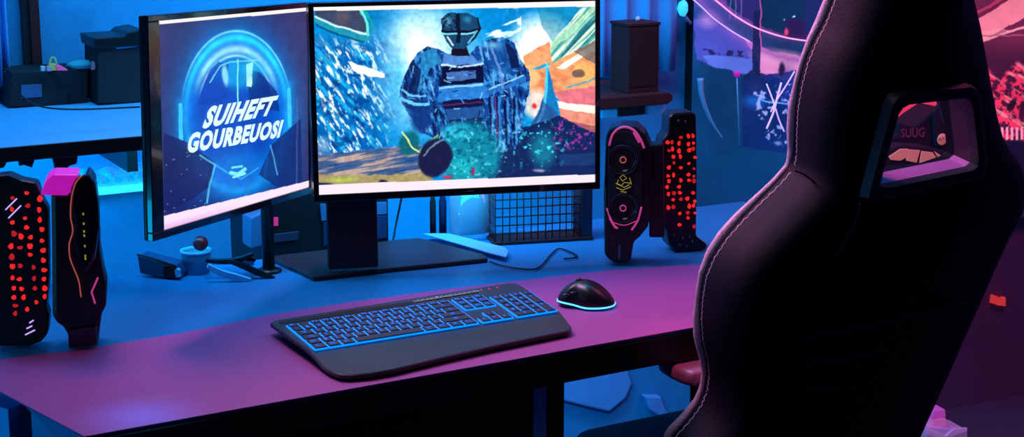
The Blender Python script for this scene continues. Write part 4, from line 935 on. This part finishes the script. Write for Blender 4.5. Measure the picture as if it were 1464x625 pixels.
# wire basket
q = G(770, 347, ZD, 14)
bk = thing('wire_basket', 'brown wire mesh basket on the desk behind the right half of the main monitor', 'basket', q.o)
bL, bT = q.hit(708, 262); bR, bB = q.hit(830, 338); Hh = bT; Bz = .004
bm = bmesh.new()
for i in range(13):
    a = bL+(bR-bL)*i/12+.0006*math.sin(i*3); tube([q.w(a, Bz, 0), q.w(a+.0008*math.sin(i), Hh, 0)], .0013, 6, bm)
for j in range(8):
    z_ = Bz+(Hh-Bz)*j/7; tube([q.w(bL, z_, 0), q.w(bR, z_+.001*math.sin(j*2), 0)], .0013, 6, bm)
obj('front_mesh', bm, M['brownwire'], bk, smooth=True)
bm = bmesh.new()
for i in range(6):
    d = .012*i
    for a in (bL, bR): tube([q.w(a, Bz, d), q.w(a, Hh, d)], .0010, 6, bm)
for j in range(8):
    z_ = Bz+(Hh-Bz)*j/7
    for a in (bL, bR): tube([q.w(a, z_, 0), q.w(a, z_, .06)], .0010, 6, bm)
obj('side_mesh', bm, M['brownwire'], bk, smooth=True)
obj('rim', tube([q.w(bL, Hh, 0), q.w(bR, Hh, 0), q.w(bR, Hh, .06), q.w(bL, Hh, .06)], .0022, 8, closed=True), M['brownwire'], bk, smooth=True)
obj('base', fbox(q, bL-.004, bR+.024, .0005, .006, -.006, .07, .001), M['brownwire'], bk)
P = q.w(bR+.013, 0, .03)
o = obj('book', fbox(Frame(P, 14), -.010, .010, .0065, .115, -.03, .03, .001), mat('book_navy', (.012, .025, .06), .5)); setp(o, 'thin navy book standing upright at the right end of the wire basket', 'book')
# card and cable in front of it
cp_ = [atz(*p) for p in ((604, 341), (642, 341), (722, 361), (727, 366), (724, 375), (700, 369), (660, 357))]
o = obj('folded_card', zprism([(p.x, p.y) for p in cp_], .7578, .7600, .0005), mat('card_blue', (.10, .40, .75), .5)); setp(o, 'pale blue pointed card lying across the right end of the monitor foot', 'card')
o = obj('cable', tube(smoothline([atz(x, y, .752) for x, y in ((700, 374), (718, 380), (742, 384), (764, 385), (776, 378), (786, 366), (798, 356), (812, 359), (825, 366), (820, 369), (806, 370))], 6), .0016, 8), M['black'], smooth=True); setp(o, 'thin black cable looping on the desk behind the mouse', 'cable')

# ------------------------------------------------------------------ right of the main monitor: shelf, box, lamp
q = WF; Dd = -.30
hz = WF.hit(905, 137, Dd)[1]
ws = thing('bracket_shelf', 'dark maroon shelf board with rounded end right of the main monitor', 'shelf', WF.w(WF.hit(905, 140, Dd)[0], hz, -.15))
obj('board', prism(WF, [(WF.hit(780, 150, Dd)[0], hz), (WF.hit(957, 150, Dd)[0], hz), (WF.hit(962, 150, Dd)[0], hz-.006), (WF.hit(962, 150, Dd)[0], hz-.017), (WF.hit(955, 150, Dd)[0], hz-.024), (WF.hit(780, 150, Dd)[0], hz-.024)], Dd, -.08, .002), M['maroon'], ws)
obj('board', fbox(WF, WF.hit(780, 150, Dd)[0], WF.hit(930, 150, Dd)[0], hz-.02, hz-.004, -.08, -.0, .002), M['maroon'], ws)
obj('under_box', fbox(WF, WF.hit(862, 160, -.28)[0], WF.hit(952, 160, -.28)[0], hz-.046, hz-.0245, -.28, -.1, .002), M['paleblue'], ws, label='pale blue box fixed under the board')
obj('under_box', fbox(WF, WF.hit(884, 160, -.285)[0], WF.hit(922, 160, -.285)[0], hz-.044, hz-.026, -.285, -.2801, .001), M['blackm'], ws, label='dark inset in the under box')
bb = thing('maroon_box', 'tall dark maroon box standing on the maroon shelf against the blue curtain', 'box', WF.w(WF.hit(920, 137, -.27)[0], hz, -.24))
x0_, x1_ = WF.hit(898, 90, -.27)[0], WF.hit(942, 90, -.27)[0]; tp = WF.hit(920, 33, -.27)[1]
obj('body', fbox(WF, x0_, x1_, hz, tp-.006, -.27, -.20, .002), M['maroon'], bb)
obj('lid', fbox(WF, x0_-.002, x1_+.002, tp-.006, tp, -.272, -.198, .001), M['maroon'], bb)
obj('front_panel', fbox(WF, x0_+.005, x1_-.005, hz+.012, tp-.014, -.2715, -.27, .0006), mat('maroon_deep', (.03, .001, .001), .7), bb)
o = obj('bead', ellipsoid(WF.w(WF.hit(912, 25, -.24)[0], tp+.0055, -.24), .0055, .0055, .0055), M['cream'], smooth=True); setp(o, 'tiny pale bead on top of the maroon box', 'bead')
wl = thing('wall_lamp', 'small cyan wall lamp between the blue curtain and the large painted backdrop', 'lamp', WF.px(978, 20, -.02))
P = WF.px(976, 12, -.05); obj('shade', ellipsoid(P, .012, .012, .018, jit=.1), M['cyanled'], wl, smooth=True)
obj('arm', tube(smoothline([P+Vector((0, 0, -.01)), WF.px(984, 30, -.04), WF.px(990, 36, -.002)], 6), .004, 8), M['paleblue'], wl, smooth=True)
bm = tube(smoothline([WF.px(x, y, -.075) for x, y in ((1001, 112), (1003, 135), (1010, 158), (1021, 180), (1034, 199))], 6), .0065, 8, rf=lambda f: 1.25-1.0*f)
o = obj('cloth_strap', bm, M['paleblue'], smooth=True); setp(o, 'tapering pale blue strap hanging against the painted backdrop above the right LED panel', 'strap')

# ------------------------------------------------------------------ flat glowing backdrop, the room's glows and shapes painted in
def paint_backdrop(X, Y):
    c = Canvas(X, Y, (4, 54, 106), 2.5); n = fbm(X, Y, 70, 70, 2, 0, 3); n2 = fbm(X, Y, 7, 7, 12, 0, 3); n3 = fbm(X, Y, 30, 6, 22, 30, 3)
    c.blend(np.clip((60-Y)/80, 0, 1)*np.clip((1100-X)/60, 0, 1)*.8, (28, 60, 150)); c.blend(np.clip((1005-X)/18, 0, 1)*np.clip((120-Y)/40, 0, 1)*.7, (14, 74, 160))
    c.blend(np.clip((Y-230)/60, 0, 1)*.5, (6, 46, 100))
    c.poly([(990, 28), (1012, 26), (1080, 66), (1080, 110), (1015, 94), (996, 84)], (64, 72, 178)); c.ell(1012, 28, 20, 16, (170, 130, 215), .8, .9)
    c.poly([(1004, 80), (1080, 84), (1078, 108), (1014, 93)], (80, 104, 212)); 
    c.blend(c.inside([(1004, 70), (1080, 74), (1080, 83), (1006, 80)])*np.clip((n2-.5)*9, 0, 1)*.9, (28, 22, 84))
    c.poly([(1062, 52), (1100, 72), (1160, 84), (1160, 98), (1140, 118), (1088, 104), (1080, 76)], (232, 140, 210)); c.ell(1120, 84, 55, 15, (255, 180, 222), .8, .6, 10)
    c.line([(985, -14), (1014, 16), (1050, 48), (1085, 70), (1125, 84), (1200, 96)], 6, (150, 80, 190), .75, 7)
    c.line([(1010, -14), (1050, 20), (1085, 40), (1120, 52), (1200, 60)], 5, (150, 60, 160), .85, 6)
    c.poly([(1024, -30), (1200, -30), (1180, 50), (1120, 50), (1080, 34), (1040, 8)], (4, 42, 84), .9); c.poly([(1030, -30), (1085, -30), (1085, 36), (1060, 22)], (52, 34, 116), .75)
    for xx in (1044, 1052, 1060): c.line([(xx, -20), (xx, 26)], .8, (140, 110, 200), .6)
    c.poly([(1122, 28), (1152, 30), (1152, 56), (1124, 54)], (44, 24, 84), .9); c.ell(1124, 46, 4, 7, (255, 60, 130), 1, .6); c.ell(1136, 24, 3, 2, (220, 200, 255), 1, .6); c.ell(1120, 29, 1.6, 1.6, (200, 190, 255), 1, .6)
    c.poly([(1077, 14), (1087, 14), (1088, 110), (1096, 125), (1060, 112), (1076, 100)], (16, 26, 84), .9)
    c.line([(1086, -20), (1087, 40), (1089, 70)], .9, (210, 90, 170), .9)
    c.poly([(1013, 93), (1050, 101), (1052, 220), (1013, 220)], (3, 50, 98), .8); c.poly([(1060, 112), (1140, 100), (1150, 130), (1140, 222), (1062, 210)], (4, 34, 104), .8)
    c.ell(1078, 145, 22, 12, (10, 90, 190), .8, .7); c.ell(1125, 125, 20, 40, (30, 50, 160), .6, .8)
    sp = c.inside([(1078, 125), (1140, 118), (1140, 225), (1110, 205), (1078, 190)]); c.blend(sp*np.clip((n2-.62)*12, 0, 1)*.9, (150, 160, 240)); c.ell(1112, 204, 8, 4, (170, 180, 240), .6, .8)
    c.ell(1118, 98, 6, 12, (24, 14, 60), .9, .5); c.ell(1100, 110, 12, 6, (30, 34, 130), .8, .5)
    c.poly([(1150, -30), (1215, -30), (1215, 300), (1150, 300)], (40, 30, 110), .5)
    c.blend(np.clip((X-1195)/25, 0, 1), (128, 26, 66)); c.blend(np.clip((X-1215)/20, 0, 1)*np.clip((1395-X)/20, 0, 1)*np.clip((200-Y)/20, 0, 1), (205, 44, 84))
    r = (X > 1395)*1.0
    c.blend(r, (104, 30, 66)); c.blend(r*np.clip((Y-58)/30, 0, 1)*.8, (58, 16, 46))
    c.blend(c.inside([(1395, 30), (1500, -40), (1500, 10), (1464, 26), (1430, 44), (1395, 66)])*1.0, (232, 116, 146)); c.line([(1395, 20), (1440, -6), (1500, -40)], 2, (190, 50, 90), .9); c.line([(1400, 62), (1440, 46), (1500, 28)], 1.6, (250, 150, 180), .9)
    c.blend(c.inside([(1395, 48), (1430, 40), (1440, 44), (1395, 64)])*.5, (255, 150, 170)); c.line([(1395, 52), (1470, 50), (1500, 55)], 1.2, (170, 70, 105), .8)
    cr = r*np.clip((Y-96-10*np.sin(X/9))/8, 0, 1)*np.clip((204-Y)/6, 0, 1)
    c.blend(cr*np.clip((n2-.42)*9, 0, 1), (236, 44, 92)); c.blend(cr*np.clip((n3-.55)*7, 0, 1)*.9, (250, 120, 140)); c.ell(1448, 150, 6, 14, (30, 8, 24), .9, .4, 25); c.ell(1462, 160, 6, 18, (50, 8, 40), .9, .4, 10)
    c.blend(r*(Y > 182)*(Y < 200)*np.clip(np.sin(X*.9)*2+.6, 0, 1)*.9, (255, 150, 190)); c.blend(r*np.clip((Y-200)/4, 0, 1), (22, 10, 44))
    c.blend(np.clip((Y-262)/20, 0, 1)*np.clip((X-1200)/30, 0, 1), (40, 16, 52))
    c.C = c.C*(.80+.4*n)[:, None]; return c.C
pa0 = WF.hit(988, 150, -.03)[0]; pa1 = WF.hit(1560, 150, -.03)[0]; pb0 = WF.hit(1100, 362, -.03)[1]; pb1 = 1.33
pr = thing('painted_backdrop', 'huge flat backdrop behind the chair with pink glows, arcs and coral painted in', 'painted backdrop', WF.w((pa0+pa1)/2, pb0, -.015))
obj('backdrop_backing', fbox(WF, pa0, pa1, pb0, pb1, -.029, -.001, .001), M['desk_dark'], pr)
picture(WF, pa0+.001, pa1-.001, pb0+.001, pb1-.001, 760, 420, -.0305, paint_backdrop, 'backdrop_sheet', pr, 1.15)
def neon(name, label, px_, r_, m, d=-.06, grp=None):
    o = obj(name, tube(smoothline([WF.px(x, y, d) for x, y in px_], 8), r_, 10), M[m], smooth=True); setp(o, label, 'neon tube', grp); return o
neon('neon_arc', 'bright pink neon arc, upper and longer of the two beside the chair', ((1008, -12), (1030, 6), (1050, 22), (1075, 37), (1100, 47), (1125, 54), (1150, 58), (1185, 62)), .0018, 'neonpink', grp='neon arcs')
neon('neon_arc', 'lilac neon arc, lower and fainter of the two beside the chair', ((975, -14), (1000, 7), (1020, 26), (1045, 44), (1072, 60)), .0016, 'neonpale', grp='neon arcs')
neon('neon_stroke', 'lilac neon stroke of the star, running from upper left to lower right', ((1096, 120), (1103, 138), (1109, 156), (1114, 172), (1121, 188)), .0018, 'neonpale', -.06, 'crossed neon star strokes')
neon('neon_stroke', 'lilac neon stroke of the star, steep one leaning right', ((1117, 118), (1111, 140), (1106, 160), (1096, 184)), .0024, 'neonpale', -.072, 'crossed neon star strokes')
neon('neon_stroke', 'lilac neon stroke of the star, short one ending at upper right', ((1136, 102), (1124, 122), (1110, 144), (1102, 160)), .0018, 'neonpale', -.084, 'crossed neon star strokes')
neon('neon_stroke', 'bluish neon stroke crossing the star sideways', ((1086, 142), (1098, 146), (1112, 147), (1132, 150)), .0018, 'neonblue', -.05, 'crossed neon star strokes')
fl_ = thing('pole_lamp', 'thin pole lamp with magenta cap in front of the painted backdrop', 'lamp', WF.px(1058, 208, -.09)-Vector((0, 0, 0)))
obj('pole', tube([WF.px(1058, 210, -.09), WF.px(1055, 150, -.09), WF.px(1053.5, 108, -.09)], .0016, 8), M['paleblue'], fl_, smooth=True)
obj('cap', lathe(WF.px(1053.5, 110, -.09), (0, 0, 1), [(0, 0), (.005, .001), (.009, .009), (.008, .012), (0, .012)], 20), M['magenta'], fl_, smooth=True, label='magenta cap')
obj('mount', tube([WF.px(1058, 209, -.09), WF.px(1058, 209, -.03)], .003, 8), M['black'], fl_, smooth=True)

# ------------------------------------------------------------------ seen through the headrest opening
LD = -.30; lz = WF.hit(1320, 250, LD)[1]
la0, la1 = WF.hit(1245, 240, LD)[0], WF.hit(1425, 240, LD)[0]
o = obj('wall_ledge', fbox(WF, la0, la1, lz-.03, lz, LD, -.031, .003), mat('ledge_plum', (.25, .10, .28), .5)); setp(o, 'plum wall ledge below the painted backdrop, seen through the headrest opening', 'ledge')
def onledge(name, label, cat, pts, d0, d1, m, bev=.004, grp=None, par=None):
    P = [(a, max(b_, lz+.0005)) for a, b_ in [WF.hit(x, y, d0) for x, y in pts]]
    o = obj(name, prism(WF, P, d0, d1, bev), m, par, smooth=False)
    if par is None: setp(o, label, cat, grp)
    return o
jk = thing('jacket', 'dark jacket with upright collar on the ledge seen through the headrest opening', 'jacket', WF.w(WF.hit(1310, 240, -.2)[0], lz, -.17))
onledge('body', '', '', [(1252, 262), (1256, 196), (1284, 194), (1286, 174), (1296, 178), (1308, 180), (1322, 168), (1334, 160), (1346, 152), (1354, 172), (1356, 262)], -.20, -.12, M['darkcloth'], .006, par=jk)
onledge('sleeve', '', '', [(1338, 262), (1336, 160), (1344, 150), (1352, 152), (1356, 200), (1356, 262)], -.215, -.201, M['darkcloth'], .003, par=jk)
q4 = quadplace(WF, (1288, 184), (1322, 182), (1322, 196), (1288, 197), -.2005)
obj('chest_lettering', text_on(q4, 'SUUG', 0, 1, 0, 1, .02), mat('letter_dull_pink', (.35, .08, .16), .6), jk, label='dull pink chest lettering')
cu = thing('cushion', 'dark cushion with three salmon patches on the ledge behind the headrest opening', 'cushion', WF.w(WF.hit(1310, 250, -.29)[0], lz, -.27))
onledge('body', '', '', [(1244, 262), (1243, 232), (1258, 214), (1290, 208), (1330, 210), (1352, 216), (1357, 230), (1350, 243), (1320, 249), (1290, 256)], -.285, -.225, M['darkcloth'], .008, par=cu)
for pts in ([(1271, 224), (1288, 213), (1300, 213), (1296, 226), (1288, 230), (1274, 229)], [(1300, 214), (1316, 215), (1311, 233), (1296, 230)], [(1318, 216), (1334, 218), (1341, 228), (1333, 236), (1315, 234)], [(1336, 216), (1348, 224), (1352, 230), (1346, 234), (1342, 226)]):
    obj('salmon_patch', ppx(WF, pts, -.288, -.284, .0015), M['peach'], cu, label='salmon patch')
dc = thing('round_badge', 'small round salmon disc hanging in front of the dark jacket', 'disc', WF.px(1346, 199, -.225))
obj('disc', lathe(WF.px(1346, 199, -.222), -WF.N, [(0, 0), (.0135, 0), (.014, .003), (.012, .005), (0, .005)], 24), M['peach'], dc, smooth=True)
obj('mark', tube([WF.px(x, y, -.2275) for x, y in ((1342, 202), (1343, 197), (1346, 201), (1348, 196), (1350, 200))], .0008, 5), M['darkcloth'], dc)
onledge('standing_panel', 'grey teal panel standing on the ledge right of the dark jacket', 'panel', [(1358, 262), (1356, 152), (1366, 148), (1374, 172), (1378, 200), (1377, 262)], -.19, -.16, M['greylamp'], .002)
o = obj('coil', tube(smoothline([WF.px(x, y, -.29) for x, y in ((1247, 244), (1252, 236), (1262, 238), (1266, 245), (1266, 250))], 5), .0014, 6), M['peach'], smooth=True); setp(o, 'small pink bent wire at the left front of the ledge', 'wire')

# ------------------------------------------------------------------ lower right wall and floor
fgz = WF.hit(1429, 430, -.01)
o = obj('paper_tag', ppx(WF, [(1419, 434), (1421, 422), (1426, 424), (1431, 427), (1438, 425), (1438, 438), (1428, 437)], -.012, -.0, .0006), mat('red_tag', (.9, .08, .08), .5, emi=(1, .06, .05, 1), es=.4)); setp(o, 'small glowing red tag on the dark wall right of the chair', 'tag')
def gfloor(x, y): return atz(x, y, 0)
P = gfloor(1352, 648); q = Frame((P.x, P.y, 0), 20)
sb = thing('gift_box', 'pale lilac box with open flaps on the floor right of the chair', 'box', P)
obj('body', ppx(q, [(1325, 649), (1325, 612), (1383, 615), (1383, 649)], 0, .08, .002), mat('lilac_card_lit', (.55, .38, .75), .5, emi=(.6, .2, .7, 1), es=.18), sb)  # faint glow stands in for pink light falling on the box
obj('flap', ppx(q, [(1325, 614), (1340, 618), (1352, 624), (1364, 614), (1383, 612), (1383, 617), (1350, 628), (1325, 622)], -.006, .0, .001), mat('lilac_flap_lit', (.75, .5, .85), .5, emi=(.7, .25, .7, 1), es=.2), sb)  # flaps glow slightly in place of the pink light on them
for k, (y0, y1, cl) in enumerate(((601, 612, (.95, .35, .6)), (588, 599, (.85, .2, .7)))):
    zz0 = q.hit(1350, y1)[1]; zz1 = q.hit(1350, y0)[1]; tp_ = q.hit(1350, 613)[1] if k == 0 else q.hit(1350, 601)[1]
    a0_, a1_ = q.hit(1336, 600)[0], q.hit(1358 if k == 0 else 1356, 600)[0]
    bmx = prism(q, [(a0_, tp_+.0006), (a1_-.002, tp_+.0006), (a1_, tp_+.006), (a1_-.003, zz1), (a0_+.004, zz1+.001), (a0_, tp_+.01)], .01, .05, .003)
    o = obj('candy_tin', bmx, mat('tin_%d' % k if False else 'tin_pink_lit', cl, .35, emi=(cl[0], cl[1]*.4, cl[2], 1), es=.25), smooth=False)  # tins given a slight glow as if lit pink
    setp(o, ('pink flat tin directly on the lilac box' if k == 0 else 'magenta flat tin, topmost of the two on the lilac box'), 'tin', 'tins on the lilac box')
# patches of blue light on the wall under the desk, built as slabs
def cloth(px_, d, lab):  # builds one slab for a patch of blue light on the wall
    P = [WF.hit(x, y, d) for x, y in px_]; bm = prism(WF, P, d, d+.022, .006, seg=3); o = obj('light_patch_slab', bm, M['bluefab'], smooth=False); setp(o, lab, 'cloth', 'blue light patches on the wall under the desk')
cloth([(798, 515), (870, 500), (895, 520), (905, 548), (896, 570), (872, 590), (842, 583), (798, 572)], -.022, 'broad blue light patch on the wall just right of the black desk leg')
cloth([(921, 566), (946, 567), (952, 584), (960, 598), (950, 600), (938, 593), (930, 588)], -.022, 'small tapering blue light patch on the wall under the armrest')
cloth([(940, 612), (950, 613), (956, 640), (935, 640)], -.022, 'lowest small blue light patch at the bottom edge by the chair')
